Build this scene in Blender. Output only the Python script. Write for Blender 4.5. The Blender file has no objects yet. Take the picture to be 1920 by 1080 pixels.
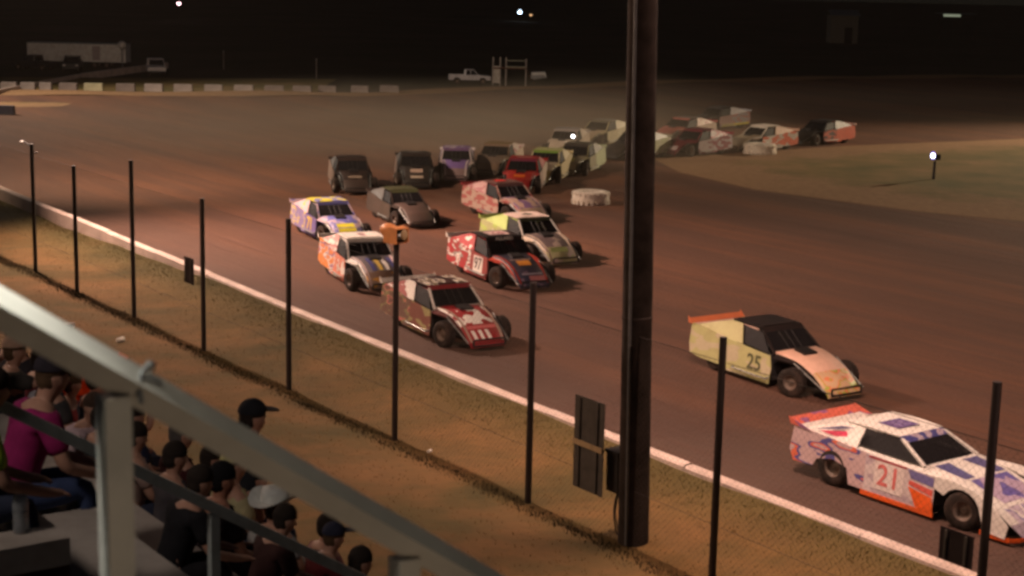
import bpy, bmesh, math, random
from mathutils import Vector, Matrix
random.seed(7)
S = bpy.context.scene
COL = S.collection
R = math.radians

# ------------------------------------------------------------------ camera, sky, lights, exposure
cam_d = bpy.data.cameras.new('camera')
cam = bpy.data.objects.new('camera', cam_d)
COL.objects.link(cam)
cam_d.sensor_width = 36.0
cam_d.lens = 57.56
cam_d.clip_start = 0.1
cam_d.clip_end = 2000
EYE = 8.6
cam.matrix_world = Matrix.Translation((0, 0, EYE)) @ Matrix.Rotation(R(90 - 10.88), 4, 'X') @ Matrix.Rotation(R(1.29), 4, 'Z')
cam_d.dof.use_dof = True
cam_d.dof.focus_distance = 45
cam_d.dof.aperture_fstop = 5.6
S.camera = cam

W = bpy.data.worlds.new('World')
S.world = W
W.use_nodes = True
wn = W.node_tree
bg = wn.nodes['Background']
sky = wn.nodes.new('ShaderNodeTexSky')
sky.sky_type = 'NISHITA'
sky.sun_disc = False
sky.sun_elevation = R(38)
sky.sun_rotation = R(-75)
wn.links.new(sky.outputs[0], bg.inputs[0])
bg.inputs[1].default_value = 0.0022

sd = bpy.data.lights.new('moonlight', 'SUN')
sd.energy = 0.02
sd.angle = R(0.5)
sd.color = (1.0, .9, .8)
so = bpy.data.objects.new('moonlight', sd)
COL.objects.link(so)
so.rotation_euler = (R(52), 0, R(-75))

S.view_settings.view_transform = 'Standard'
S.view_settings.look = 'None'
S.view_settings.exposure = -0.1
S.view_settings.gamma = 1.0
S.view_settings.use_curve_mapping = False
S.render.engine = 'CYCLES'
S.cycles.use_denoising = True
S.cycles.max_bounces = 5
S.cycles.volume_bounces = 0
S.cycles.filter_width = 3.0
S.cycles.sample_clamp_indirect = 3.0

AX = Vector((.578, -.815, 0)).normalized()     # along the front straight, the way the cars go
NX = Vector((.815, .578, 0)).normalized()      # across it, from the stand to the infield
def an(a, n, z=0.0):
    return AX * a + NX * n + Vector((0, 0, z))

HAZE = .00009
FLOODS = [  # position, aim, watts, colour, cone, blend
    (an(-57, 16.0, 14.5), an(-36, 25, 0), 92000, (1.0, .66, .51), 94, 1.0),
    (an(-58, 16.0, 14.5), an(-70, 38, 0), 37000, (1.0, .73, .52), 110, .8),
    (an(-18.2, 15.9, 13.2), an(-17, 21, 0), 10500, (1.0, .64, .50), 120, .7),
    (an(18, 15.9, 13.2), an(-10, 22, 0), 21000, (1.0, .64, .50), 70, .9),
    (an(-34, -3, 15.0), an(-22, 17, 0), 12500, (1.0, .64, .44), 90, .8),
    ((-46, 104, 15.5), (4, 92, 0), 48000, (1.0, .84, .66), 110, .9),
    ((62, 112, 17.5), (28, 84, 0), 170000, (1.0, .76, .50), 52, 1.0),
]

# ------------------------------------------------------------------ helpers
def link(name, mesh, parent=None, mat=None, own_slot=False):
    o = bpy.data.objects.new(name, mesh)
    COL.objects.link(o)
    if parent is not None:
        o.parent = parent
    if mat is not None and mesh is not None:
        if len(mesh.materials) == 0:
            mesh.materials.append(mat)
        if mesh.materials[0] is not mat:
            o.material_slots[0].link = 'OBJECT'
            o.material_slots[0].material = mat
    return o

def empty(name, loc, rz=0.0, label=None, cat=None, group=None, sc=1.0):
    o = bpy.data.objects.new(name, None)
    COL.objects.link(o)
    o.location = loc
    o.rotation_euler = (0, 0, rz)
    o.scale = (sc, sc, sc)
    o.empty_display_size = .2
    tag(o, label, cat, group)
    return o

def tag(o, label=None, cat=None, group=None, kind=None):
    if label: o['label'] = label
    if cat: o['category'] = cat
    if group: o['group'] = group
    if kind: o['kind'] = kind
    return o

class MB:
    """collects simple solids into one mesh"""
    def __init__(s):
        s.v = []; s.f = []; s.sm = []
    def add(s, vs, fs, smooth=False):
        b = len(s.v)
        s.v += [tuple(p) for p in vs]
        s.f += [tuple(i + b for i in f) for f in fs]
        s.sm += [smooth] * len(fs)
        return s
    def box(s, c, d, rz=0.0):
        x, y, z = d[0] / 2, d[1] / 2, d[2] / 2
        ca, sa = math.cos(rz), math.sin(rz)
        vs = []
        for k in (-z, z):
            for (i, j) in ((-x, -y), (x, -y), (x, y), (-x, y)):
                vs.append((c[0] + i * ca - j * sa, c[1] + i * sa + j * ca, c[2] + k))
        return s.add(vs, [(3, 2, 1, 0), (4, 5, 6, 7), (0, 1, 5, 4), (1, 2, 6, 5), (2, 3, 7, 6), (3, 0, 4, 7)])
    def tube(s, p, q, r0, r1=None, n=8, caps=True):
        p, q = Vector(p), Vector(q)
        r1 = r0 if r1 is None else r1
        d = (q - p).normalized()
        u = d.orthogonal().normalized()
        w = d.cross(u)
        vs = []
        for c, r in ((p, r0), (q, r1)):
            for i in range(n):
                t = 2 * math.pi * i / n
                vs.append(c + (u * math.cos(t) + w * math.sin(t)) * r)
        fs = [(i, (i + 1) % n, n + (i + 1) % n, n + i) for i in range(n)]
        s.add(vs, fs, n > 5)
        if caps:
            s.add(vs[:n], [tuple(reversed(range(n)))])
            s.add(vs[n:], [tuple(range(n))])
        return s
    def bar(s, p, q, w, h, roll=0.0):
        """square bar from p to q, w wide and h high"""
        p, q = Vector(p), Vector(q)
        d = (q - p).normalized()
        side = Vector((0, 0, 1)).cross(d)
        side = side.normalized() if side.length > 1e-4 else Vector((1, 0, 0))
        up = d.cross(side)
        if roll:
            side, up = side * math.cos(roll) + up * math.sin(roll), up * math.cos(roll) - side * math.sin(roll)
        vs = []
        for c in (p, q):
            for (i, j) in ((-1, -1), (1, -1), (1, 1), (-1, 1)):
                vs.append(c + side * (i * w / 2) + up * (j * h / 2))
        return s.add(vs, [(3, 2, 1, 0), (4, 5, 6, 7), (0, 1, 5, 4), (1, 2, 6, 5), (2, 3, 7, 6), (3, 0, 4, 7)])
    def plate(s, pts, off):
        """polygon pts given a thickness: extruded by vector off"""
        n = len(pts); off = Vector(off)
        a = [Vector(p) for p in pts]
        b = [p + off for p in a]
        fs = [tuple(range(n)), tuple(reversed(range(n, 2 * n)))]
        fs += [(i, n + i, n + (i + 1) % n, (i + 1) % n) for i in range(n)]
        return s.add(a + b, fs)
    def lathe(s, prof, axis='z', n=20, c=(0, 0, 0), smooth=True):
        vs = []; fs = []
        for (r, h) in prof:
            for i in range(n):
                t = 2 * math.pi * i / n
                a, b = r * math.cos(t), r * math.sin(t)
                if axis == 'z': vs.append((c[0] + a, c[1] + b, c[2] + h))
                elif axis == 'y': vs.append((c[0] + a, c[1] + h, c[2] + b))
                else: vs.append((c[0] + h, c[1] + a, c[2] + b))
        for k in range(len(prof) - 1):
            for i in range(n):
                j = (i + 1) % n
                fs.append((k * n + i, k * n + j, k * n + n + j, k * n + n + i))
        return s.add(vs, fs, smooth)
    def ball(s, c, r, sx=1, sy=1, sz=1, n=12, m=8, z0=-1.0):
        prof = []
        for k in range(m + 1):
            t = math.asin(z0) + (math.pi / 2 - math.asin(z0)) * k / m
            prof.append((max(math.cos(t), .001) * r, math.sin(t) * r))
        b = len(s.v)
        s.lathe(prof, 'z', n)
        for i in range(b, len(s.v)):
            x, y, z = s.v[i]
            s.v[i] = (c[0] + x * sx, c[1] + y * sy, c[2] + z * sz)
        return s
    def mesh(s, name):
        m = bpy.data.meshes.new(name)
        m.from_pydata(s.v, [], s.f)
        bm = bmesh.new(); bm.from_mesh(m)
        bmesh.ops.recalc_face_normals(bm, faces=bm.faces)
        bm.to_mesh(m); bm.free()
        for p, k in zip(m.polygons, s.sm):
            p.use_smooth = k
        return m
    def build(s, name, mat, parent=None):
        return link(name, s.mesh(name), parent, mat)

# ------------------------------------------------------------------ materials
def ramp(nt, fac, stops, interp='LINEAR'):
    r = nt.nodes.new('ShaderNodeValToRGB')
    r.color_ramp.interpolation = interp
    el = r.color_ramp.elements
    while len(el) < len(stops): el.new(.5)
    for e, (p, c) in zip(el, stops):
        e.position = p; e.color = (c[0], c[1], c[2], 1)
    nt.links.new(fac, r.inputs[0])
    return r.outputs[0]

def new_mat(name):
    m = bpy.data.materials.new(name); m.use_nodes = True
    return m, m.node_tree, m.node_tree.nodes['Principled BSDF']

def noise(nt, co, scale, detail=4, rough=.6, stretch=None, rot=0.0):
    if stretch is not None or rot:
        mp = nt.nodes.new('ShaderNodeMapping')
        mp.inputs['Rotation'].default_value[2] = rot
        if stretch: mp.inputs['Scale'].default_value = stretch
        nt.links.new(co, mp.inputs[0]); co = mp.outputs[0]
    n = nt.nodes.new('ShaderNodeTexNoise')
    n.inputs['Scale'].default_value = scale
    n.inputs['Detail'].default_value = detail
    n.inputs['Roughness'].default_value = rough
    nt.links.new(co, n.inputs['Vector'])
    return n.outputs[0]

def mix(nt, fac, a, b):
    x = nt.nodes.new('ShaderNodeMix'); x.data_type = 'RGBA'
    for sock, v in ((x.inputs[0], fac), (x.inputs[6], a), (x.inputs[7], b)):
        if hasattr(v, 'is_output'): nt.links.new(v, sock)
        elif isinstance(v, (int, float)): sock.default_value = v
        else: sock.default_value = (v[0], v[1], v[2], 1)
    return x.outputs[2]

def math_n(nt, op, a, b=None, clamp=False):
    x = nt.nodes.new('ShaderNodeMath'); x.operation = op; x.use_clamp = clamp
    for sock, v in ((x.inputs[0], a), (x.inputs[1], b)):
        if v is None: continue
        if hasattr(v, 'is_output'): nt.links.new(v, sock)
        else: sock.default_value = v
    return x.outputs[0]

def bump(nt, bsdf, h, strength, dist=.05):
    b = nt.nodes.new('ShaderNodeBump')
    b.inputs['Strength'].default_value = strength
    b.inputs['Distance'].default_value = dist
    nt.links.new(h, b.inputs['Height'])
    nt.links.new(b.outputs[0], bsdf.inputs['Normal'])

def coord(nt, which='Object'):
    t = nt.nodes.new('ShaderNodeTexCoord')
    return t.outputs[which]

CACHE = {}
def plain(name, c, rough=.6, metal=0.0, var=.25, scale=6, dirt=None):
    """a surface of one colour with wear: light and dark blotches and an optional dirt film"""
    key = (name,)
    if key in CACHE: return CACHE[key]
    m, nt, b = new_mat(name)
    co = coord(nt)
    n = noise(nt, co, scale, 5)
    lo = tuple(x * (1 - var) for x in c); hi = tuple(min(1, x * (1 + var)) for x in c)
    col = ramp(nt, n, [(.3, lo), (.7, hi)])
    if dirt:
        d = ramp(nt, noise(nt, co, scale * .6, 6, .7), [(.45, (0, 0, 0)), (.75, (1, 1, 1))])
        col = mix(nt, math_n(nt, 'MULTIPLY', d, .5), col, dirt)
    nt.links.new(col, b.inputs['Base Color'])
    b.inputs['Roughness'].default_value = rough
    b.inputs['Metallic'].default_value = metal
    if rough > .75: b.inputs['Specular IOR Level'].default_value = .12
    bump(nt, b, n, .15 if rough < .8 else .5, .01)
    CACHE[key] = m
    return m

DIRT = (.17, .085, .055)
def paint(c, c2=None, c3=None, seed=0.0, scale=1.6, cover=.55):
    """race-car sheet metal: flat wrap print of up to three colours, thrown mud over it"""
    key = ('paint', c, c2, c3, seed, scale, cover)
    if key in CACHE: return CACHE[key]
    m, nt, b = new_mat('paint')
    co = coord(nt)
    mp = nt.nodes.new('ShaderNodeMapping')
    mp.inputs['Location'].default_value = (seed * 3.7, seed * 1.9, seed * 5.3)
    mp.inputs['Rotation'].default_value = (.0, R(25), R(14))
    mp.inputs['Scale'].default_value = (1.1, 1.7, 3.0)
    nt.links.new(co, mp.inputs[0])
    col = None
    if c2:
        n = noise(nt, mp.outputs[0], scale, 1.5, .45)
        st = [(0, c), (cover, c2)]
        if c3: st += [(cover + .06, c3), (cover + .12, c)] 
        col = ramp(nt, n, st, 'CONSTANT')
    dn = noise(nt, co, 2.6, 7, .75)
    dm = ramp(nt, dn, [(.42, (0, 0, 0)), (.72, (1, 1, 1))])
    dm = math_n(nt, 'MULTIPLY', dm, .28 if max(c) > .05 else .10)
    fin = mix(nt, dm, col if col is not None else c, DIRT)
    nt.links.new(fin, b.inputs['Base Color'])
    rg = math_n(nt, 'ADD', math_n(nt, 'MULTIPLY', dm, .8), .42)
    nt.links.new(rg, b.inputs['Roughness'])
    b.inputs['Specular IOR Level'].default_value = .3
    bump(nt, b, noise(nt, co, 1.7, 3, .5), .35, .03)      # dents in the sheet metal
    CACHE[key] = m
    return m

def glow(name, c, s):
    m, nt, b = new_mat(name)
    b.inputs['Base Color'].default_value = (.8, .8, .8, 1)
    b.inputs['Emission Color'].default_value = (*c, 1)
    b.inputs['Emission Strength'].default_value = s
    return m

def ground_mat(name, kind):
    m, nt, b = new_mat(name)
    co = coord(nt)
    rot = -math.atan2(AX.y, AX.x)
    big = noise(nt, co, .06, 5, .6)
    fine = noise(nt, co, 3.5, 6, .7)
    if kind == 'track':
        # worn grooves and wet bands along the way the cars run
        mp = nt.nodes.new('ShaderNodeMapping'); mp.vector_type = 'POINT'
        mp.inputs['Rotation'].default_value[2] = rot
        nt.links.new(co, mp.inputs[0])
        st = noise(nt, mp.outputs[0], 1.0, 6, .62, (.018, .42, 1))
        st2 = noise(nt, mp.outputs[0], 1.0, 5, .6, (.05, 1.7, 1))
        sep = nt.nodes.new('ShaderNodeSeparateXYZ'); nt.links.new(mp.outputs[0], sep.inputs[0])
        base = ramp(nt, st, [(.28, (.105, .052, .036)), (.45, (.150, .073, .048)), (.60, (.205, .088, .048)), (.75, (.170, .080, .050))])
        base = mix(nt, ramp(nt, st2, [(.35, (.45, .45, .45)), (.7, (0, 0, 0))]), base, (.105, .054, .040))
        # the slick rubbered lane beside the wall is greyer
        lane = nt.nodes.new('ShaderNodeMapRange')
        lane.inputs[1].default_value = 19.5; lane.inputs[2].default_value = 27.0
        lane.inputs[3].default_value = .75; lane.inputs[4].default_value = 0.0
        nt.links.new(math_n(nt, 'ADD', sep.outputs[1], math_n(nt, 'MULTIPLY', big, 3.0)), lane.inputs[0])
        base = mix(nt, lane.outputs[0], base, (.105, .074, .060))
        b2 = ramp(nt, big, [(.35, (.75, .75, .75)), (.65, (1, 1, 1))])
        x = nt.nodes.new('ShaderNodeMix'); x.data_type = 'RGBA'; x.blend_type = 'MULTIPLY'; x.inputs[0].default_value = 1
        nt.links.new(base, x.inputs[6]); nt.links.new(b2, x.inputs[7])
        col = x.outputs[2]
        rut = noise(nt, mp.outputs[0], 1.0, 3, .6, (.35, 5.0, 1))      # narrow wheel ruts
        clod = noise(nt, co, 9.0, 4, .7)
        col = mix(nt, ramp(nt, rut, [(.36, (.5, .5, .5)), (.5, (0, 0, 0))]), col, (.095, .050, .037))
        col = mix(nt, ramp(nt, clod, [(.60, (0, 0, 0)), (.75, (.5, .5, .5))]), col, (.24, .125, .08))
        hgt = math_n(nt, 'ADD', math_n(nt, 'ADD', fine, math_n(nt, 'MULTIPLY', st2, 2.0)), math_n(nt, 'ADD', math_n(nt, 'MULTIPLY', rut, 1.6), clod))
        bump(nt, b, hgt, .75, .06)
        b.inputs['Roughness'].default_value = .8
    elif kind == 'infield':
        gr = ramp(nt, noise(nt, co, .35, 6, .65), [(.35, (.105, .088, .028)), (.55, (.175, .118, .044)), (.7, (.24, .140, .064))])
        di = ramp(nt, fine, [(.3, (.20, .11, .058)), (.7, (.30, .175, .09))])
        at = nt.nodes.new('ShaderNodeAttribute'); at.attribute_name = 'inside'
        f = math_n(nt, 'ADD', at.outputs['Fac'], math_n(nt, 'MULTIPLY', math_n(nt, 'SUBTRACT', noise(nt, co, .5, 5), .5), .9))
        f = ramp(nt, f, [(.35, (0, 0, 0)), (.65, (1, 1, 1))])
        col = mix(nt, f, di, gr)
        bump(nt, b, fine, .6, .06)
        b.inputs['Roughness'].default_value = .95
    elif kind == 'verge':
        p = noise(nt, co, .5, 6, .65, (.6, 1, 1), rot)
        mp = nt.nodes.new('ShaderNodeMapping'); mp.inputs['Rotation'].default_value[2] = rot
        nt.links.new(co, mp.inputs[0])
        sep = nt.nodes.new('ShaderNodeSeparateXYZ'); nt.links.new(mp.outputs[0], sep.inputs[0])
        side = nt.nodes.new('ShaderNodeMapRange')
        side.inputs[1].default_value = 13.2; side.inputs[2].default_value = 17.2
        nt.links.new(math_n(nt, 'ADD', sep.outputs[1], math_n(nt, 'MULTIPLY', math_n(nt, 'SUBTRACT', p, .5), 5.0)), side.inputs[0])
        colg = ramp(nt, p, [(.30, (.075, .060, .022)), (.44, (.125, .084, .030)), (.58, (.18, .102, .038)), (.74, (.21, .110, .045))])
        olive = ramp(nt, p, [(.30, (.060, .058, .020)), (.55, (.105, .082, .030)), (.74, (.15, .095, .038))])
        oz = nt.nodes.new('ShaderNodeMapRange'); oz.inputs[1].default_value = 16.7; oz.inputs[2].default_value = 18.0
        nt.links.new(math_n(nt, 'ADD', sep.outputs[1], math_n(nt, 'MULTIPLY', math_n(nt, 'SUBTRACT', p, .5), 3.0)), oz.inputs[0])
        colg = mix(nt, oz.outputs[0], colg, olive)
        colb = ramp(nt, p, [(.28, (.050, .045, .017)), (.42, (.080, .056, .021)), (.55, (.115, .064, .025)), (.72, (.145, .074, .031))])
        col = mix(nt, side.outputs[0], colb, colg)
        col = mix(nt, ramp(nt, fine, [(.3, (.35, .35, .35)), (.65, (0, 0, 0))]), col, (.05, .038, .018))
        bump(nt, b, fine, .25, .04)
        b.inputs['Roughness'].default_value = 1.0
    else:
        col = ramp(nt, big, [(.35, (.035, .033, .018)), (.65, (.06, .045, .03))])
        bump(nt, b, fine, .5, .1)
        b.inputs['Roughness'].default_value = 1.0
    b.inputs['Specular IOR Level'].default_value = .15
    nt.links.new(col, b.inputs['Base Color'])
    return m

M = {}
M['track'] = ground_mat('track_dirt', 'track')
M['infield'] = ground_mat('infield_grass', 'infield')
M['verge'] = ground_mat('verge_grass', 'verge')
M['land'] = ground_mat('dark_land', 'land')
M['black'] = plain('black_paint', (.012, .010, .010), .5)
M['post'] = plain('post_paint', (.018, .010, .009), .6, 0, .3, 9)
M['rubber'] = plain('rubber', (.028, .022, .019), .85, 0, .4, 8, (.10, .06, .045))
M['rim'] = plain('rim_metal', (.16, .12, .095), .6, .3, .3, 8, DIRT)
M['steel'] = plain('steel', (.30, .30, .29), .4, .7, .2)
M['galv'] = plain('galvanised', (.42, .46, .44), .45, .35, .15, 14, (.25, .25, .22))
M['rail'] = plain('rail_paint', (.56, .52, .45), .5, 0, .12, 7, (.34, .32, .28))
M['white'] = plain('white_paint', (.78, .75, .70), .55, 0, .12, 3, (.35, .22, .15))
M['wall'] = plain('wall_paint', (.62, .49, .43), .7, 0, .2, 1.3, (.28, .15, .09))
M['wood'] = plain('pole_wood', (.032, .024, .020), .95, 0, .45, 3)
M['bark'] = plain('brown_board', (.10, .045, .028), .8, 0, .35, 2)
M['conc'] = plain('pale_concrete', (.36, .31, .27), .85, 0, .22, 2.5, (.18, .14, .12))
M['orange'] = plain('orange_shell', (.66, .27, .10), .5, 0, .15, 6)
M['glass'] = plain('dark_glass', (.02, .02, .022), .12, 0, .1)
def net_mat():
    m, nt, b = new_mat('dark_screen')
    b.inputs['Base Color'].default_value = (.012, .011, .012, 1); b.inputs['Roughness'].default_value = .6; b.inputs['Specular IOR Level'].default_value = .15
    t = nt.nodes.new('ShaderNodeBsdfTransparent'); x = nt.nodes.new('ShaderNodeMixShader'); x.inputs[0].default_value = .86
    nt.links.new(t.outputs[0], x.inputs[1]); nt.links.new(b.outputs[0], x.inputs[2])
    nt.links.new(x.outputs[0], nt.nodes['Material Output'].inputs[0])
    return m
M['net'] = net_mat()
M['seat'] = plain('dark_seat', (.03, .028, .03), .7)
M['tyrewhite'] = plain('painted_rubber', (.72, .64, .54), .7, 0, .2, 5, (.3, .17, .1))

# ------------------------------------------------------------------ ground and structure
def grid_sheet(name, fn, nx, ny, mat, kind='structure', attr=None):
    vs = []; fs = []; at = []
    for j in range(ny + 1):
        for i in range(nx + 1):
            vs.append(fn(i / nx, j / ny))
            if attr: at.append(attr(i / nx, j / ny))
    for j in range(ny):
        for i in range(nx):
            k = j * (nx + 1) + i
            fs.append((k, k + 1, k + nx + 2, k + nx + 1))
    m = bpy.data.meshes.new(name); m.from_pydata(vs, [], fs)
    bm = bmesh.new(); bm.from_mesh(m); bmesh.ops.recalc_face_normals(bm, faces=bm.faces)
    if sum(f.normal.z for f in bm.faces) < 0:
        bmesh.ops.reverse_faces(bm, faces=bm.faces)
    bm.to_mesh(m); bm.free()
    for p in m.polygons: p.use_smooth = True
    if attr:
        a = m.attributes.new('inside', 'FLOAT', 'POINT')
        a.data.foreach_set('value', at)
    o = link(name, m, None, mat)
    return tag(o, kind=kind)

grid_sheet('ground', lambda s, t: (-500 + 1000 * s, -60 + 760 * t, -.02), 40, 30, M['land'])

WALL = [(-150, 75), (-120, 45), (-100, 29.5), (-85, 22.8), (-72, 20.2), (-59.5, 19.08), (-47.5, 18.71), (-35.5, 18.25), (-23, 17.95), (-13.8, 17.9), (0, 17.9), (30, 18)]
def wall_n(a):
    for (a0, n0), (a1, n1) in zip(WALL, WALL[1:]):
        if a0 <= a <= a1:
            t = (a - a0) / (a1 - a0)
            return n0 + (n1 - n0) * t
    return WALL[-1][1]

# the track: one dirt sheet out to the rim of the turn, where it climbs a low bank
RIM = [(-60, 100), (-40, 105.5), (-30, 108), (-22, 110), (-10, 113.5), (3, 125), (15, 136), (30, 146), (47, 154), (90, 172), (140, 185)]
def rim_y(x):
    for (x0, y0), (x1, y1) in zip(RIM, RIM[1:]):
        if x0 <= x <= x1: return y0 + (y1 - y0) * (x - x0) / (x1 - x0)
    return RIM[-1][1] if x > 0 else RIM[0][1]
def track_fn(s, t):
    x = -60 + 200 * s
    y1 = rim_y(x) - 2
    y = -40 + (y1 + 40) * (1 - (1 - t) ** 1.0)
    d = y1 - y
    z = .004 + (max(0, 1 - d / 14) ** 2) * .2
    return (x, y, z)
grid_sheet('dirt_track', track_fn, 120, 110, M['track'])
grid_sheet('track_berm', lambda s, t: (-60 + 200 * s, rim_y(-60 + 200 * s) - 2 + 7 * t,
           .204 + .12 * math.sin(t * 2.6) - .4 * max(0, t - .45) / .55 + .06 * math.sin(s * 90 + t * 3)), 140, 5, M['infield'])

INF = [(6.6, 78.6), (12.0, 82.5), (17.9, 87.0), (28.8, 93), (45, 100), (75, 111), (110, 116), (90, 60), (40, 55), (24, 57), (15.5, 62), (10.0, 67.5), (7.4, 73)]
def poly_d(x, y):
    best = 1e9
    for (x0, y0), (x1, y1) in zip(INF, INF[1:] + INF[:1]):
        dx, dy = x1 - x0, y1 - y0
        t = max(0, min(1, ((x - x0) * dx + (y - y0) * dy) / (dx * dx + dy * dy)))
        best = min(best, math.hypot(x - x0 - dx * t, y - y0 - dy * t))
    return best
CEN = (45, 80)
def inf_pt(s, t):
    k = s * len(INF); i = int(k) % len(INF); f = k - int(k)
    x0, y0 = INF[i]; x1, y1 = INF[(i + 1) % len(INF)]
    x, y = x0 + (x1 - x0) * f, y0 + (y1 - y0) * f
    return CEN[0] + (x - CEN[0]) * t, CEN[1] + (y - CEN[1]) * t
grid_sheet('infield', lambda s, t: (*inf_pt(s, 1 - t * .999), .010 + .12 * min(1, t * 6)), 130, 40, M['infield'],
           attr=lambda s, t: min(1, poly_d(*inf_pt(s, 1 - t * .999)) / 9.0))

# grass strip beyond the turn on the left, in front of the barrier blocks
def left_grass(s, t):
    x = -60 + 46 * s
    y0 = 97.5 + (x + 30) * .30 + max(0, x + 28) * .55
    y1 = rim_y(x) + 16
    return (x, y0 + (y1 - y0) * t, .012 + .20 * min(1, t * 1.6) ** .6)
grid_sheet('turn_grass', left_grass, 50, 20, M['infield'], attr=lambda s, t: min(1, t * 3))

# grass between the stand and the wall: heaped against the wall on the near part
def verge_h(a, n):
    h = .07
    w = wall_n(a)
    k = max(0, min(1, (a + 52) / 14))
    h += k * .34 * max(0, min(1, 1 - (w - .12 - n) / 2.6)) ** 1.5
    h += .03 * math.sin(a * 1.3 + n) * math.cos(n * 1.7 - a * .4)
    return h
def verge_fn(s, t):
    a = -95 + 105 * s
    w = wall_n(a) - .1
    n = w - (w + 8) * (t ** 1.6)
    return an(a, n, verge_h(a, n))
grid_sheet('grass_verge', verge_fn, 210, 70, M['verge'])

# ------------------------------------------------------------------ concrete retaining wall, section by section
wl = empty('retaining_wall', an(-40, 18.3), 0, 'long low whitewashed concrete wall between the grass and the dirt track', 'wall')
def wall_piece(a0, a1):
    b = MB(); k = 3
    pts = []
    for i in range(k + 1):
        a = a0 + (a1 - a0) * i / k
        pts.append((a, wall_n(a)))
    jit = random.uniform(-.012, .012)
    for (a, n), (c, m) in zip(pts, pts[1:]):
        p, q = an(a, n), an(c, m)
        vs = []
        for P, nn in ((p, NX), (q, NX)):
            for off, z in ((-.13, -.3), (-.10, .46 + jit), (-.06, .5 + jit), (.08, .5 + jit), (.13, .44 + jit), (.2, -.3)):
                vs.append(P + nn * off + Vector((0, 0, z)))
        fs = [(i, i + 1, i + 7, i + 6) for i in range(5)]
        b.add(vs, fs)
    return b
a = -132.0
while a < 18:
    L = 4.0
    o = wall_piece(a + .012, min(a + L - .012, 18)).build('wall_section', M['wall'], None)
    o.parent = wl
    o.matrix_parent_inverse = Matrix.Translation(-an(-40, 18.3))
    a += L

# ------------------------------------------------------------------ fence along the verge
FN = 15.2
POSTS = [(-52.5, 3.6), (-48.4, 3.5), (-44.53, 3.68), (-41.32, 3.42), (-37.45, 3.96), (-33.41, 3.54), (-29.28, 3.64), (-25.08, 3.78), (-20.84, 3.74), (-16.35, 3.72), (-11.72, 4.1), (-7.6, 3.7)]
fence = empty('catch_fence', an(-30, FN), 0, 'tall chain link catch fence on dark steel posts beside the grass', 'fence')
FI = Matrix.Translation(-an(-30, FN))
def kid(o):
    o.parent = fence; o.matrix_parent_inverse = FI; return o
for a, h in POSTS:
    b = MB(); b.tube(an(a, FN, -.3), an(a, FN, h), .058, .055, 10)
    kid(b.build('post', M['post']))
M['wire'] = plain('fence_wire', (.06, .05, .045), .5, .5)
def wires(a0, a1, z0, z1, pitch=.075, w=.0025):
    b = MB()
    L = a1 - a0; Hh = z1 - z0
    k = -Hh
    while k < L:
        for sgn in (1, -1):
            s0, s1 = max(0, k), min(L, k + Hh)
            if s1 - s0 < .02: continue
            if sgn == 1: p, q = (s0, z0 + s0 - k), (s1, z0 + s1 - k)
            else: p, q = (L - s0, z0 + s0 - k), (L - s1, z0 + s1 - k)
            P = an(a0 + p[0], FN + .07, p[1]); Q = an(a0 + q[0], FN + .07 + .003 * sgn, q[1])
            b.tube(P, Q, w / 2 * 1.1, None, 3, False)
        k += pitch * 1.414
    b.tube(an(a0, FN + .07, z1), an(a1, FN + .07, z1), .006, None, 4, False)
    b.tube(an(a0, FN + .07, z0 + .9), an(a1, FN + .07, z0 + .9), .004, None, 4, False)
    return b
for (a0, h0), (a1, h1) in zip(POSTS, POSTS[1:]):
    tag(kid(wires(a0 + .03, a1 - .03, .06, 3.35).build('mesh_panel', M['wire'])), kind='stuff')

def sign(name, a0, a1, z0, z1, label, band=None, n=FN - .075, tilt=0.0):
    o = empty(name, an((a0 + a1) / 2, n, z0), math.atan2(AX.y, AX.x), label, 'sign')
    w = abs(a1 - a0); h = z1 - z0
    b = MB(); b.plate([(-w / 2, 0, tilt), (w / 2, 0, -tilt), (w / 2, 0, h - tilt), (-w / 2, 0, h + tilt)], (0, .012, 0))
    b.build('board', M['signback'], o)
    for x in (-w * .3, w * .3):
        c = MB(); c.bar((x, -.016, .02), (x, -.016, h - .02), .03, .025); c.build('batten', M['signback'], o)
    if band:
        c = MB(); c.box((0, -.022, band * h), (w * .98, .02, .085)); c.build('strap', M['tan'], o)
    return o
M['signback'] = plain('grey_board', (.085, .075, .065), .8, 0, .25, 4)
M['signdark'] = plain('dark_board', (.03, .022, .022), .8, 0, .25, 4)
M['tan'] = plain('tan_strip', (.40, .28, .15), .7)
sign('fence_sign', -19.56, -18.82, .72, 2.20, 'large grey sign back with a tan strap hung on fence beside the big pole', .5)
s = sign('fence_sign', -34.25, -33.75, 1.52, 2.12, 'small dark sign board hung on fence post by the wall')
for c in s.children: c.data.materials[0] = M['signdark'] if c.name.startswith('board') else c.data.materials[0]
s = sign('fence_sign', -12.32, -11.82, 1.80, 2.2, 'dark square board hung low on fence in front of the white race car')
for c in s.children: c.data.materials[0] = M['signdark'] if c.name.startswith('board') else c.data.materials[0]

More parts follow.
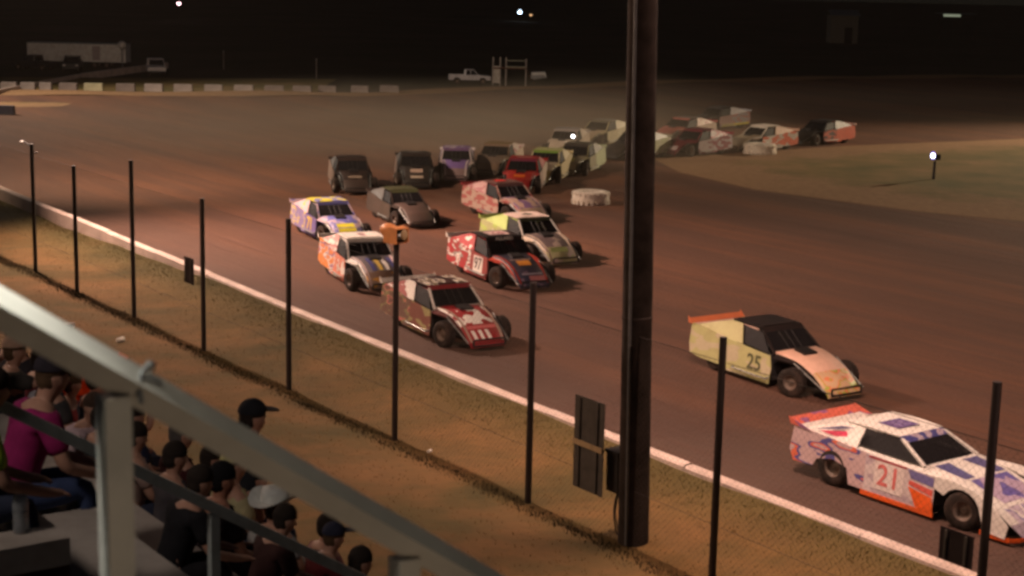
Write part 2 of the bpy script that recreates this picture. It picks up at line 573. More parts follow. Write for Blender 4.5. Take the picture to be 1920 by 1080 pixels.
# low weeds under the fence, coloured dark to stand in for its shadow
def blades(fn, count, hmin, hmax, w, mat, name, lean=.5):
    b_v = []; b_f = []
    for i in range(count):
        p = fn()
        h = random.uniform(hmin, hmax); t = random.uniform(0, 6.283); l = random.uniform(.05, lean) * h
        dx, dy = math.cos(t), math.sin(t)
        t2 = t + random.uniform(1.2, 1.9); ex, ey = math.cos(t2) * l, math.sin(t2) * l
        k = len(b_v)
        b_v += [(p[0] - dx * w, p[1] - dy * w, p[2] - .02), (p[0] + dx * w, p[1] + dy * w, p[2] - .02),
                (p[0] + ex * .5 + dx * w * .7, p[1] + ey * .5 + dy * w * .7, p[2] + h * .6), (p[0] + ex, p[1] + ey, p[2] + h)]
        b_f += [(k, k + 1, k + 2), (k, k + 2, k + 3)]
    m = bpy.data.meshes.new(name); m.from_pydata(b_v, [], b_f)
    o = link(name, m, None, mat)
    return o
M['weed'] = plain('weed_shadow_tone', (.030, .023, .012), .9, 0, .5, 1.5)  # near-black tone carries the shadow band at the fence foot
M['blade'] = plain('grass_blade', (.135, .082, .032), .9, 0, .35, .6)
M['bladeg'] = plain('grass_blade_green', (.125, .10, .036), .9, 0, .5, .6)
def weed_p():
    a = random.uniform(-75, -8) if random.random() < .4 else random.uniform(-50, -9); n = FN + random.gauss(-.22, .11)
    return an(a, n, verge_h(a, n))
o = blades(weed_p, 11000, .015, .065, .009, M['weed'], 'fence_weed_shadow')
tag(o, 'uncut weeds darkened as a shadow strip along the foot of the fence', 'weeds', None, 'stuff')
def grass_p():
    while True:
        a = random.uniform(-60, -6); n = random.uniform(6, wall_n(a) - .2)
        if random.random() < .25 + .75 * (a + 60) / 54: return an(a, n, verge_h(a, n))
o = blades(grass_p, 24000, .015, .05, .008, M['blade'], 'dry_grass', .9)
tag(o, 'short dry grass covering the verge between stand and wall', 'grass', None, 'stuff')
def wall_g():
    a = random.uniform(-60, -6); n = wall_n(a) - .15 - abs(random.gauss(0, .5))
    return an(a, n, verge_h(a, n))
o = blades(wall_g, 16000, .015, .055, .008, M['bladeg'], 'wall_grass', .8)
tag(o, 'green grass growing along the foot of the low wall', 'grass', None, 'stuff')

# ------------------------------------------------------------------ light poles
M['lamp'] = glow('lamp_face', (1, .75, .55), 25)
def light_pole(pos, h, label, box=False, arm_dir=0):
    o = empty('light_pole', pos, math.atan2(AX.y, AX.x), label, 'light pole', 'flood light poles along the fence')
    b = MB(); n = 20; prof = []
    for k in range(24):
        z = -.3 + (h + .3) * k / 23
        prof.append((.235 - .035 * k / 23 + random.uniform(-.004, .004), z))
    b.lathe(prof, 'z', n); b.add([(0, 0, h)], [])
    b.build('trunk', M['wood'], o)
    c = MB(); c.box((0, .22, h - .6), (3.4, .12, .16)); c.build('crossarm', M['wood'], o)
    for x in (-1.4, -.5, .5, 1.4):
        f = MB(); f.lathe([(.06, 0), (.2, .12), (.27, .34), (.27, .36)], 'y', 14, (x, .3, h - .85)); fl = f.build('floodlight', M['steel'], o)
        g = MB(); g.lathe([(.001, 0), (.25, 0), (.25, .01), (.001, .01)], 'y', 14, (x, .648, h - .85)); g.build('lens', M['lamp'], fl)
    return o
pole = light_pole(an(-18.39, 15.43), 14.2, 'thick weathered wooden pole with grey conduit standing at the fence')
pole.rotation_euler = (Matrix.Rotation(R(-1.1), 3, 'Y') @ Matrix.Rotation(math.atan2(AX.y, AX.x), 3, 'Z')).to_euler()
cd = MB(); cd.tube((.10, -.222, .1), (.10, -.21, 13), .024, None, 8); cd.build('conduit', plain('conduit_grey', (.10, .10, .10), .6, 0, .2), pole)
for z in (3.6, 10.4):
    c = MB(); c.lathe([(.235 - z * .0022, -.025), (.243 - z * .0022, -.02), (.243 - z * .0022, .02), (.235 - z * .0022, .025)], 'z', 18, (0, 0, z)); c.build('band', M['wood'], pole)
c = MB(); c.box((-.36, .0, 1.12), (.28, .30, .62)); c.box((-.36, -.005, 1.45), (.32, .34, .04)); eb = c.build('electric_box', M['black'], pole)
for dx, dz in ((-.34, 0), (-.30, .02)):
    b = MB(); pr = None
    for k in range(9):
        t = k / 8
        p = (dx + .10 * math.sin(t * 3.0 + dx * 9) * t, -.05 - .04 * math.sin(t * 5), .82 - .86 * t)
        if pr: b.tube(pr, p, .012, None, 6)
        pr = p
    b.build('cable', M['black'], pole)
light_pole(an(-57.5, 15.45), 15.2, 'wooden flood light pole beyond the left end of the fence')
light_pole(an(18.2, 15.45), 14.2, 'wooden flood light pole behind the right end of the fence')

def flood(pos, aim, watts, color, cone, blend):
    l = bpy.data.lights.new('floodlight', 'SPOT')
    l.energy = watts; l.color = color; l.spot_size = R(cone); l.spot_blend = blend; l.shadow_soft_size = .5
    o = bpy.data.objects.new('floodlight', l); COL.objects.link(o)
    o.location = pos
    o.rotation_euler = (Vector(aim) - Vector(pos)).to_track_quat('-Z', 'Y').to_euler()
for f in FLOODS: flood(*f)

# orange caution light box on top of a fence post
ct = empty('caution_light', an(-25.08, FN, 3.74), R(-48), 'orange hooded caution light box on top of a fence post', 'caution light', None, .86)
b = MB(); b.plate([(-.24, -.17, .02), (.12, -.17, .02), (.12, .17, .02), (-.24, .17, .02)], (0, 0, .03)); b.build('base_plate', M['orange'], ct)
b = MB()
for sy in (-1, 1):
    b.plate([(-.24, sy * .17, .05), (.20, sy * .17, .05), (.20, sy * .17, .36), (.0, sy * .17, .38), (-.24, sy * .17, .30)], (0, -sy * .02, 0))
b.plate([(-.24, -.15, .28), (.0, -.15, .36), (.0, .15, .36), (-.24, .15, .28)], (0, 0, .02))
b.plate([(.0, -.15, .36), (.20, -.15, .34), (.20, .15, .34), (.0, .15, .36)], (0, 0, .02))
b.plate([(-.24, -.15, .05), (-.24, .15, .05), (-.24, .15, .28), (-.24, -.15, .28)], (.02, 0, 0))
b.build('housing', M['orange'], ct)
b = MB(); b.box((.10, 0, .20), (.02, .30, .28)); b.build('face', M['black'], ct)
b = MB(); b.lathe([(.001, .03), (.05, .02), (.06, 0)], 'x', 14, (.112, 0, .17)); b.build('lens', M['steel'], ct)
b = MB(); b.ball((-.26, 0, .27), .17, 1.35, 1.0, .85, 16, 10); b.build('horn', M['orange'], ct)
b = MB(); b.ball((.235, .02, .22), .1, .35, .9, 1.2, 12, 8); b.build('side_lamp', M['tan'], ct)

# bracket lamp on the far left post
bl = empty('post_lamp', an(-44.53, FN, 3.68), math.atan2(AX.y, AX.x), 'small pale lamp on a short arm at the leftmost fence post top', 'lamp')
b = MB(); b.tube((0, 0, -.06), (-.28, -.1, .02), .02); b.tube((0, 0, -.25), (.2, .1, -.22), .018); b.build('arm', M['post'], bl)
b = MB(); b.ball((-.36, -.13, .02), .07, 1.5, 1, .6); b.build('lamp_head', M['white'], bl)

# ------------------------------------------------------------------ race cars
def text_mesh(t, size, key={}):
    k = (t, size)
    if k not in key:
        cu = bpy.data.curves.new('number', 'FONT'); cu.body = t; cu.size = size; cu.extrude = .003; cu.offset = .012 * size
        cu.align_x = 'CENTER'; cu.align_y = 'CENTER'; cu.resolution_u = 3
        ob = bpy.data.objects.new('number', cu); COL.objects.link(ob)
        bpy.context.view_layer.update()
        key[k] = bpy.data.meshes.new_from_object(ob.evaluated_get(bpy.context.evaluated_depsgraph_get()))
        bpy.data.objects.remove(ob)
    return key[k]
def put_text(name, t, size, origin, xdir, ydir, mat, parent):
    o = link(name, text_mesh(t, size), parent, mat)
    x = Vector(xdir).normalized(); y = Vector(ydir); y = (y - x * y.dot(x)).normalized(); z = x.cross(y)
    m = Matrix((x, y, z)).transposed().to_4x4(); m.translation = Vector(origin)
    o.matrix_local = m
    return o

PM = {}
def proto(key, fn):
    if key not in PM: PM[key] = fn().mesh(key)
    return PM[key]
def wheel(parent, x, y, r, w, side):
    def ty():
        b = MB()
        b.lathe([(r * .52, -w / 2 * .8), (r * .9, -w / 2), (r, -w / 2 * .72), (r, w / 2 * .72), (r * .9, w / 2), (r * .52, w / 2 * .8)], 'y', 22)
        for k in range(22):   # tread blocks
            t = 2 * math.pi * (k + .5) / 22
            for yy in (-w * .22, w * .22):
                c = (math.cos(t) * r, yy, math.sin(t) * r)
                q = Matrix.Rotation(-t, 3, 'Y')
                vs = [Vector(c) + q @ Vector((i * .008, j * w * .16, kk * r * .09)) for i in (-1, 1) for (j, kk) in ((-1, -1), (1, -1), (1, 1), (-1, 1))]
                b.add(vs, [(3, 2, 1, 0), (4, 5, 6, 7), (0, 1, 5, 4), (1, 2, 6, 5), (2, 3, 7, 6), (3, 0, 4, 7)])
        return b
    def rm():
        b = MB(); b.lathe([(.001, w * .18), (r * .16, w * .18), (r * .2, w * .10), (r * .46, w * .14), (r * .5, w * .36), (r * .54, w * .41), (r * .54, -w * .41), (r * .001, -w * .3)], 'y', 18)
        for k in range(5):
            t = 2 * math.pi * k / 5; b.ball((math.cos(t) * r * .12, w * .19, math.sin(t) * r * .12), .015, n=6, m=4)
        return b
    o = link('wheel', proto(f'wheel{r}{w}', ty), parent, M['rubber'])
    o.location = (x, y, r); o.rotation_euler = (0, random.uniform(0, 3), 0 if side > 0 else math.pi)
    link('rim', proto(f'rim{r}{w}', rm), o, M['rim'])
    return o

def arch(cx, r, zb, k=7, a0=0, a1=180):
    return [(cx + r * math.cos(R(a0 + (a1 - a0) * i / k)), zb + r * math.sin(R(a0 + (a1 - a0) * i / k)) * .92) for i in range(k + 1)]

def side_plate(pts, side, y0, y1, zlo, zhi, th=.02):
    """outline in x,z put on one side, leaning inwards from y0 at zlo to y1 at zhi"""
    P = []
    for x, z in pts:
        t = max(0, min(1, (z - zlo) / (zhi - zlo)))
        P.append((x, side * (y0 + (y1 - y0) * t), z))
    b = MB(); b.plate(P, (0, -side * th, 0)); return b

HP = [(.60, .885, .68), (.95, .868, .625), (1.222, .825, .58), (1.50, .745, .562), (1.80, .610, .545), (2.05, .43, .54), (2.25, .245, .53)]
def hood_z(x):
    for (x0, z0, _), (x1, z1, _) in zip(HP, HP[1:]):
        if x <= x1 or x1 == HP[-1][0]: return z0 + (z1 - z0) * (x - x0) / (x1 - x0)
def hood_strip(i0, i1):
    b = MB(); vs = []; n = i1 - i0 + 1
    for x, z, w in HP[i0:i1 + 1]:
        vs += [(x, -w, z - .05), (x, -w + .035, z - .006), (x, 0, z + .004), (x, w - .035, z - .006), (x, w, z - .05)]
    fs = [(k * 5 + j, k * 5 + j + 1, k * 5 + j + 6, k * 5 + j + 5) for k in range(n - 1) for j in range(4)]
    b.add(vs, fs, True); b.add([(x, y, z - .015) for x, y, z in vs], fs, True)
    return b

def modified(d):
    o = empty('race_car', d['pos'], R(d['h']), d['label'], 'race car', 'race cars in the pack', d.get('s', 1.0))
    C = d['c']
    def part(key, fn, mat, name=None):
        return link(name or key.split('/')[0], proto('mod_' + key, fn), o, mat)
    # right and left flanks
    for sd, sn in ((-1, 'r'), (1, 'l')):
        part('door_panel/' + sn, lambda: side_plate([(.66, .13), (.70, .50), (.62, .80), (-.55, .88), (-.55, .14)], sd, .90, .83, .1, .9), C['door'])
        part('quarter_panel/' + sn, lambda: side_plate([(-.555, .14), (-.555, .88), (-1.3, .97), (-2.32, 1.05), (-2.36, .55), (-2.3, .30), (-1.9, .24), (-1.0, .22), (-.95, .14)], sd, .90, .82, .1, 1.0), C['quarter'])
        part('sail_panel/' + sn, lambda: side_plate([(-.98, 1.35), (-.62, 1.33), (-.40, .885), (-.75, .90), (-1.35, .965), (-2.15, 1.035), (-1.5, 1.22)], sd, .82, .64, .9, 1.34, .015), C['sail'])
        part('roof_post/' + sn, lambda: MB().bar((.10, sd * .61, 1.29), (.66, sd * .72, .83), .05, .05), C['pillar'])
        part('hood_side/' + sn, lambda: MB().plate([(.68, sd * .665, .835), (.95, sd * .62, .815), (1.22, sd * .575, .77), (1.50, sd * .557, .69), (1.80, sd * .54, .555), (2.05, sd * .535, .375), (2.22, sd * .525, .21), (2.08, sd * .525, .18), (1.74, sd * .54, .42), (1.45, sd * .557, .56), (1.15, sd * .575, .64), (.68, sd * .665, .66)], (0, -sd * .02, 0)), C['edge'])
        part('fender_board/' + sn, lambda: MB().plate([(.69, sd * .855, .775), (.69, sd * .672, .845), (1.2, sd * .582, .775), (1.32, sd * .69, .735)], (0, 0, -.015)), C['edge'])
        part('window_net/' + sn, lambda: side_plate([(-.56, .90), (-.42, .90), (.56, .83), (.12, 1.24), (-.60, 1.30)], sd, .80, .61, .85, 1.32, .008), M['net'])
        part('nose_brace/' + sn, lambda: MB().tube((2.3, sd * .58, .24), (1.28, sd * .68, .74), .022), M['steel'])
        part('nerf_bar/' + sn, lambda: MB().tube((-.6, sd * .96, .28), (.62, sd * .96, .26), .022).tube((.62, sd * .96, .26), (.66, sd * .85, .3), .022).tube((-.6, sd * .96, .28), (-.62, sd * .85, .3), .022), M['steel'])
    part('hood', lambda: hood_strip(0, 4), C['hood'])
    part('nose', lambda: hood_strip(4, 6).plate([(2.252, .53, .240), (2.252, -.53, .240), (2.30, -.5, .10), (2.30, .5, .10)], (-.02, 0, 0)), C['nose'])
    part('hood_scoop', lambda: MB().plate([(.75, .2, .90), (.75, -.2, .90), (1.12, -.2, .845), (1.12, .2, .845)], (0, 0, .05)), C.get('scoop', M['black']))
    part('roof', lambda: MB().plate([(-1.02, .58, 1.355), (-1.02, -.58, 1.355), (-.95, -.66, 1.355), (-.02, -.645, 1.335), (.06, -.58, 1.325), (.06, .58, 1.325), (-.02, .645, 1.335), (-.95, .66, 1.355)], (0, 0, .02)).plate([(-.95, .52, 1.375), (-.95, -.52, 1.375), (-.02, -.52, 1.357), (-.02, .52, 1.357)], (0, 0, .018)), C['roof'])
    part('visor', lambda: MB().plate([(.062, .64, 1.35), (.062, -.64, 1.35), (.16, -.63, 1.25), (.16, .63, 1.25)], (-.015, 0, -.01)), C['visor'])
    part('windscreen', lambda: MB().plate([(.15, .60, 1.255), (.15, -.60, 1.255), (.60, -.66, .90), (.60, .66, .90)], (-.01, 0, 0)), M['net'])
    part('rear_deck', lambda: MB().plate([(-1.05, .80, .93), (-1.05, -.80, .93), (-2.30, -.80, 1.03), (-2.30, .80, 1.03)], (0, 0, -.02)), C['deck'])
    part('spoiler', lambda: MB().plate([(-2.30, .84, 1.04), (-2.30, -.84, 1.04), (-2.42, -.84, 1.15), (-2.42, .84, 1.15)], (.015, 0, 0)).plate([(-2.25, .845, 1.03), (-2.43, .845, 1.03), (-2.45, .845, 1.20)], (0, .012, 0)).plate([(-2.25, -.845, 1.03), (-2.43, -.845, 1.03), (-2.45, -.845, 1.20)], (0, -.012, 0)), C['spoiler'])
    part('tail_panel', lambda: MB().plate([(-2.33, .82, .5), (-2.33, -.82, .5), (-2.31, -.82, 1.02), (-2.31, .82, 1.02)], (.02, 0, 0)), C['deck'])
    part('cockpit', lambda: MB().box((-.25, 0, .50), (1.66, 1.52, .62)).plate([(.58, .70, .88), (.58, -.70, .88), (.58, -.70, .2), (.58, .70, .2)], (-.03, 0, 0)), M['seat'])
    part('seat', lambda: MB().box((-.55, .12, 1.0), (.14, .46, .5)).box((-.52, .12, 1.22), (.12, .26, .16)), M['black'])
    part('steering_wheel', lambda: MB().lathe([(.16, -.015), (.18, 0), (.16, .015), (.14, 0), (.16, -.015)], 'x', 14, (.15, .12, .98)), M['black'])
    def cage():
        b = MB()
        for sd in (-1, 1):
            b.tube((-.9, sd * .62, .6), (-.9, sd * .58, 1.33), .022, None, 6).tube((.55, sd * .6, .8), (.05, sd * .57, 1.31), .022, None, 6).tube((-.9, sd * .58, 1.33), (.05, sd * .57, 1.31), .022, None, 6)
        b.tube((-.9, .62, .7), (-.9, -.58, 1.3), .02, None, 6)
        b.tube((.05, .57, 1.31), (.05, -.57, 1.31), .02, None, 6)
        return b
    part('roll_cage', cage, M['black'])
    for i_, y in enumerate((-.2, 0, .2)): part('windscreen_bar/%d' % i_, lambda: MB().tube((.17, y, 1.25), (.61, y, .895), .010, None, 6), M['black'])
    def chassis():
        b = MB()
        b.box((1.1, 0, .34), (1.1, .66, .30)); b.box((-.2, 0, .34), (2.2, .5, .2)); b.box((-1.6, 0, .42), (1.1, .9, .26))
        for sd in (-1, 1):
            b.tube((1.45, sd * .3, .36), (1.42, sd * .80, .34), .03, None, 6).tube((1.2, sd * .3, .5), (1.42, sd * .78, .40), .025, None, 6).tube((-1.42, 0, .36), (-1.42, sd * .8, .36), .05, None, 6)
        return b
    part('chassis', chassis, M['black'])
    part('front_bumper', lambda: MB().tube((2.36, -.46, .16), (2.36, .46, .16), .025).tube((2.36, -.46, .32), (2.36, .46, .32), .025).tube((2.36, .46, .16), (2.36, .46, .32), .025).tube((2.36, -.46, .16), (2.36, -.46, .32), .025), M['black'])
    part('rear_bumper', lambda: MB().tube((-2.46, -.7, .36), (-2.46, .7, .36), .03).tube((-2.46, -.7, .52), (-2.46, .7, .52), .03).tube((-2.46, .7, .36), (-2.2, .7, .4), .03).tube((-2.46, -.7, .36), (-2.2, -.7, .4), .03), M['black'])
    for x, r, w, y in ((1.42, .335, .27, .83), (-1.42, .355, .34, .66)):
        for sd in (-1, 1):
            wh = wheel(o, x, sd * y, r, w, sd)
            if x > 0: wh.rotation_euler[2] += R(d.get('steer', 9))
    deco(o, d, 'mod')
    return o

def deco(o, d, kind):
    """numbers, stripes and lettering printed on the sheet metal: sub-parts of the panel they are on"""
    pan = {}
    for c in o.children: pan.setdefault(c.name.split('.')[0], []).append(c)
    yw = .905 if kind == 'mod' else .995
    yd = .845 if kind == 'mod' else .955
    lean = (yw - .012 - yd) 
    num = d.get('num')
    if num:
        t, colr, bgc, xc, zc, sz = num
        for k, sd in ((0, -1), (1, 1)):
            if kind == 'mod': yy = .90 + (.83 - .90) * ((zc - .1) / .8)
            else: yy = .99 + (.93 - .99) * ((zc - .15) / .75)
            y = sd * (yy + .004)
            up = Vector((0, -sd * .07, .8)) if kind == 'mod' else Vector((0, -sd * .06, .75))
            if bgc:
                w, h = sz * .62 * len(t), sz * .95
                b = MB(); u3 = up.normalized()
                cpt = Vector((xc, y, zc))
                b.plate([cpt + Vector((i * w / 2, 0, 0)) + u3 * (j * h / 2) for i, j in ((-1, -1), (1, -1), (1, 1), (-1, 1))], (0, sd * .003, 0))
                b.build('number_plate', bgc, pan['door_panel'][k])
            put_text('number', t, sz, (xc, y + sd * .006, zc), (-sd, 0, 0), up, colr, pan['door_panel'][k])
    rn = d.get('roofnum')
    if rn:
        t, colr, bgc, sz = rn
        z = 1.40 if kind == 'mod' else 1.285
        xc = -.45 if kind == 'mod' else -.75
        if bgc:
            b = MB(); w = sz * .75 * len(t); b.box((xc, 0, z), (sz * 1.25, w, .004)); b.build('number_plate', bgc, pan['roof'][0])
        put_text('roof_number', t, sz, (xc, 0, z + .004), (0, -1, 0), (1, 0, 0), colr, pan['roof'][0])
    if d.get('visor_text'):
        t, colr, sz = d['visor_text']
        put_text('lettering', t, sz, (.118, 0, 1.305), (0, 1, 0), (-.1, 0, .1), colr, pan['visor'][0])
    if d.get('trim'):
        g_ = []
        for sd in (-1, 1):
            for part_, lo_, hi_ in (('hood', 0, 4), ('nose', 4, 6)):
                polys = []
                for (xa, za, wa), (xb, zb, wb) in zip(HP[lo_:hi_], HP[lo_ + 1:hi_ + 1]):
                    polys.append([hood_pt(xa, sd * (wa - .105)), hood_pt(xa, sd * (wa - .04)), hood_pt(xb, sd * (wb - .04)), hood_pt(xb, sd * (wb - .105))])
                g_.append((part_, (polys, (0, 0, .003)), d['trim']))
        d['graphics'] = d.get('graphics', []) + g_
    for i, (part, shape, colr) in enumerate(d.get('graphics', [])):
        # quads laid on hood / nose / quarter / door, given as corner points in car space
        b = MB()
        for poly in (shape[0] if isinstance(shape[0][0], list) else [shape[0]]): b.plate(poly, shape[1])
        b.build('graphic', colr, pan[part][shape[2] if len(shape) > 2 else 0])

def hood_pt(x, y, e=.010):
    return (x, y, hood_z(x) + e - (.010 * abs(y) / .5))
def hood_quad(x0, x1, y0, y1, sl=0.0, part='hood'):
    cuts = [x0] + [c for c, _, _ in HP if x0 + .01 < c < x1 - .01] + [x1]
    polys = []
    for a_, b_ in zip(cuts, cuts[1:]):
        ta, tb = (a_ - x0) / (x1 - x0) * sl, (b_ - x0) / (x1 - x0) * sl
        polys.append([hood_pt(a_, y0 + ta), hood_pt(a_, y1 + ta), hood_pt(b_, y1 + tb), hood_pt(b_, y0 + tb)])
    return (part, (polys, (0, 0, .003)))
def nose_quad(x0, x1, y0, y1, sl=0.0):
    return hood_quad(x0, x1, y0, y1, sl, 'nose')
def flank_quad(pts, side=-1, part='quarter_panel', hi=.90, y0=.90, y1=.82):
    P = [(x, side * (y0 + (y1 - y0) * (z - .1) / hi + .004), z) for x, z in pts]
    return (part, (P, (0, side * .003, 0), 0 if side < 0 else 1))

def late_flank(pts, side=-1, part='door_panel'):
    P = [(x, side * (.99 - .06 * (z - .15) / .75 + .004), z) for x, z in pts]
    return (part, (P, (0, side * .003, 0), 0 if side < 0 else 1))

def late_model(d):
    o = empty('race_car', d['pos'], R(d['h']), d['label'], 'race car', 'race cars in the pack', d.get('s', 1.0))
    C = d['c']
    def part(key, fn, mat):
        return link(key.split('/')[0], proto('late_' + key, fn), o, mat)
    for sd, sn in ((-1, 'r'), (1, 'l')):
        part('door_panel/' + sn, lambda: side_plate([(.92, .16), (.92, .80), (-.70, .86), (-.70, .16)], sd, .99, .93, .15, .9), C['door'])
        part('rocker_panel/' + sn, lambda: MB().plate([(.95, sd * 1.0, .07), (.95, sd * 1.0, .158), (-.75, sd * 1.0, .158), (-.75, sd * 1.0, .07)], (0, -sd * .02, 0)).plate([(.95, sd * 1.0, .158), (.93, sd * .998, .36), (.60, sd * .997, .158)], (0, sd * .006, 0)), C['rocker'])
        part('quarter_panel/' + sn, lambda: side_plate([(-.702, .16), (-.702, .86), (-2.55, .985), (-2.62, .5), (-2.5, .28), (-2.0, .30), (-1.9, .46), (-1.5, .54), (-1.14, .46), (-1.06, .16)], sd, .99, .93, .15, .9), C['quarter'])
        part('front_fender/' + sn, lambda: side_plate([(.922, .62), (.922, .80), (1.35, .83), (1.75, .78), (2.2, .60), (2.55, .36), (2.5, .12), (2.05, .15)] + arch(1.52, .44, .34, 7, 8, 150), sd, .99, .95, .15, .9), C['fender'])
        part('fender_top/' + sn, lambda: MB().plate([(.60, sd * .93, .815), (1.35, sd * .945, .845), (1.35, sd * .64, .83), (.60, sd * .64, .87)], (0, 0, -.02)).plate([(1.352, sd * .945, .844), (1.78, sd * .955, .785), (1.78, sd * .66, .75), (1.352, sd * .64, .83)], (0, 0, -.02)).plate([(1.782, sd * .955, .784), (2.22, sd * .96, .60), (2.22, sd * .68, .55), (1.782, sd * .66, .75)], (0, 0, -.02)).plate([(2.222, sd * .96, .599), (2.56, sd * .9, .37), (2.56, sd * .66, .37), (2.222, sd * .68, .549)], (0, 0, -.02)), C['fendertop'])
        part('sail_panel/' + sn, lambda: side_plate([(-1.42, 1.24), (-1.02, 1.235), (-.98, .885), (-2.3, .97), (-1.85, 1.12)], sd, .90, .62, .88, 1.24, .015), C['sail'])
        part('window_net/' + sn, lambda: side_plate([(-1.0, .91), (.46, .89), (-.18, 1.2), (-1.02, 1.225)], sd, .80, .605, .88, 1.24, .008), M['net'])
        part('roof_post/' + sn, lambda: MB().bar((-.16, sd * .60, 1.21), (.52, sd * .76, .875), .06, .05), C['pillar'])
    part('hood', lambda: MB().plate([(.52, .655, .895), (.52, -.655, .895), (1.35, -.635, .80), (1.35, .635, .80)], (0, 0, -.02)).plate([(1.352, .635, .799), (1.352, -.635, .799), (2.2, -.67, .54), (2.2, .67, .54)], (0, 0, -.02)), C['hood'])
    part('nose', lambda: MB().plate([(2.202, .675, .538), (2.202, -.675, .538), (2.56, -.655, .372), (2.56, .655, .372)], (0, 0, -.02)).plate([(2.562, .9, .370), (2.562, -.9, .370), (2.70, -.72, .16), (2.70, .72, .16)], (0, 0, -.02)), C['nose'])
    part('bumper_lip', lambda: MB().plate([(2.705, .72, .155), (2.705, -.72, .155), (2.66, -.74, .06), (2.66, .74, .06)], (-.03, 0, 0)).plate([(2.60, .955, .15), (2.70, .73, .15), (2.66, .74, .06), (2.55, .95, .06)], (-.02, 0, 0)).plate([(2.60, -.955, .15), (2.70, -.73, .15), (2.66, -.74, .06), (2.55, -.95, .06)], (-.02, 0, 0)).plate([(1.98, -.99, .15), (2.58, -.955, .15), (2.54, -.955, .06), (1.98, -.99, .06)], (0, .02, 0)).plate([(1.98, .99, .15), (2.58, .955, .15), (2.54, .955, .06), (1.98, .99, .06)], (0, -.02, 0)), C['lip'])
    part('roof', lambda: MB().plate([(-1.46, .64, 1.245), (-1.46, -.64, 1.245), (-.8, -.65, 1.26), (-.2, -.62, 1.235), (-.2, .62, 1.235), (-.8, .65, 1.26)], (0, 0, .02)), C['roof'])
    part('visor', lambda: MB().plate([(-.198, .62, 1.25), (-.198, -.62, 1.25), (-.06, -.63, 1.16), (-.06, .63, 1.16)], (-.015, 0, -.01)), C['visor'])
    part('windscreen', lambda: MB().plate([(-.08, .60, 1.165), (-.08, -.60, 1.165), (.50, -.66, .90), (.50, .66, .90)], (-.01, 0, 0)), M['net'])
    part('rear_deck', lambda: MB().plate([(-1.3, .92, .90), (-1.3, -.92, .90), (-2.52, -.925, .975), (-2.52, .925, .975)], (0, 0, -.02)), C['deck'])
    part('side_deck', lambda: MB().plate([(.58, .93, .82), (-1.298, .925, .89), (-1.298, .62, .90), (.58, .62, .87)], (0, 0, -.02)).plate([(.58, -.93, .82), (-1.298, -.925, .89), (-1.298, -.62, .90), (.58, -.62, .87)], (0, 0, -.02)), C['deck'])
    part('spoiler', lambda: MB().plate([(-2.52, .9, .98), (-2.52, -.9, .98), (-2.68, -.9, 1.10), (-2.68, .9, 1.10)], (.015, 0, 0)).plate([(-2.1, .94, .96), (-2.64, .94, .98), (-2.70, .94, 1.12)], (0, .012, 0)).plate([(-2.1, -.94, .96), (-2.64, -.94, .98), (-2.70, -.94, 1.12)], (0, -.012, 0)), C['spoiler'])
    part('tail_panel', lambda: MB().plate([(-2.56, .92, .4), (-2.56, -.92, .4), (-2.54, -.92, .97), (-2.54, .92, .97)], (.02, 0, 0)), C['deck'])
    part('cockpit', lambda: MB().box((-.4, 0, .5), (1.8, 1.22, .70)), M['seat'])
    part('seat', lambda: MB().box((-.75, .15, .95), (.14, .46, .5)), M['black'])
    def cage():
        b = MB()
        for sd in (-1, 1):
            b.tube((-1.2, sd * .6, .7), (-1.2, sd * .56, 1.22), .022, None, 6).tube((.42, sd * .6, .85), (-.2, sd * .55, 1.20), .022, None, 6)
        b.tube((-.2, .55, 1.2), (-.2, -.55, 1.2), .02, None, 6).tube((-1.2, .58, .95), (-1.2, -.58, .95), .02, None, 6)
        return b
    part('roll_cage', cage, M['black'])
    part('chassis', lambda: MB().box((1.3, 0, .34), (1.6, 1.1, .36)).box((-1.7, 0, .42), (1.5, 1.2, .36)), M['black'])
    for x, r, w, y in ((1.52, .345, .28, .82), (-1.52, .36, .34, .80)):
        for sd in (-1, 1):
            wh = wheel(o, x, sd * y, r, w, sd)
            if x > 0: wh.rotation_euler[2] += R(d.get('steer', 9))
    deco(o, d, 'late')
    return o

# paints
WH = (.76, .72, .66); CR = (.62, .56, .36); BK = (.014, .012, .012); RED = (.40, .014, .018); DRED = (.20, .012, .014)
ORG = (.85, .13, .02); PUR = (.10, .055, .22); BLU = (.06, .07, .24); YEL = (.62, .52, .04); GRN = (.20, .38, .05); LGRN = (.38, .50, .12)
TAN = (.26, .19, .12); GRY = (.24, .22, .21); PNK = (.60, .16, .16); DGRN = (.05, .075, .035); SIL = (.42, .40, .38)
p = paint
def scheme(base, **k):
    m = dict(door=base, quarter=base, sail=base, pillar=base, edge=base, hood=base, nose=base, roof=base, visor=base, deck=base, spoiler=base,
             fender=base, fendertop=base, rocker=base, lip=base)
    m.update(k); return m
tw = p(WH); tb = p(BK)
flat = lambda c: p(c, None, None, .3)
CARS = []
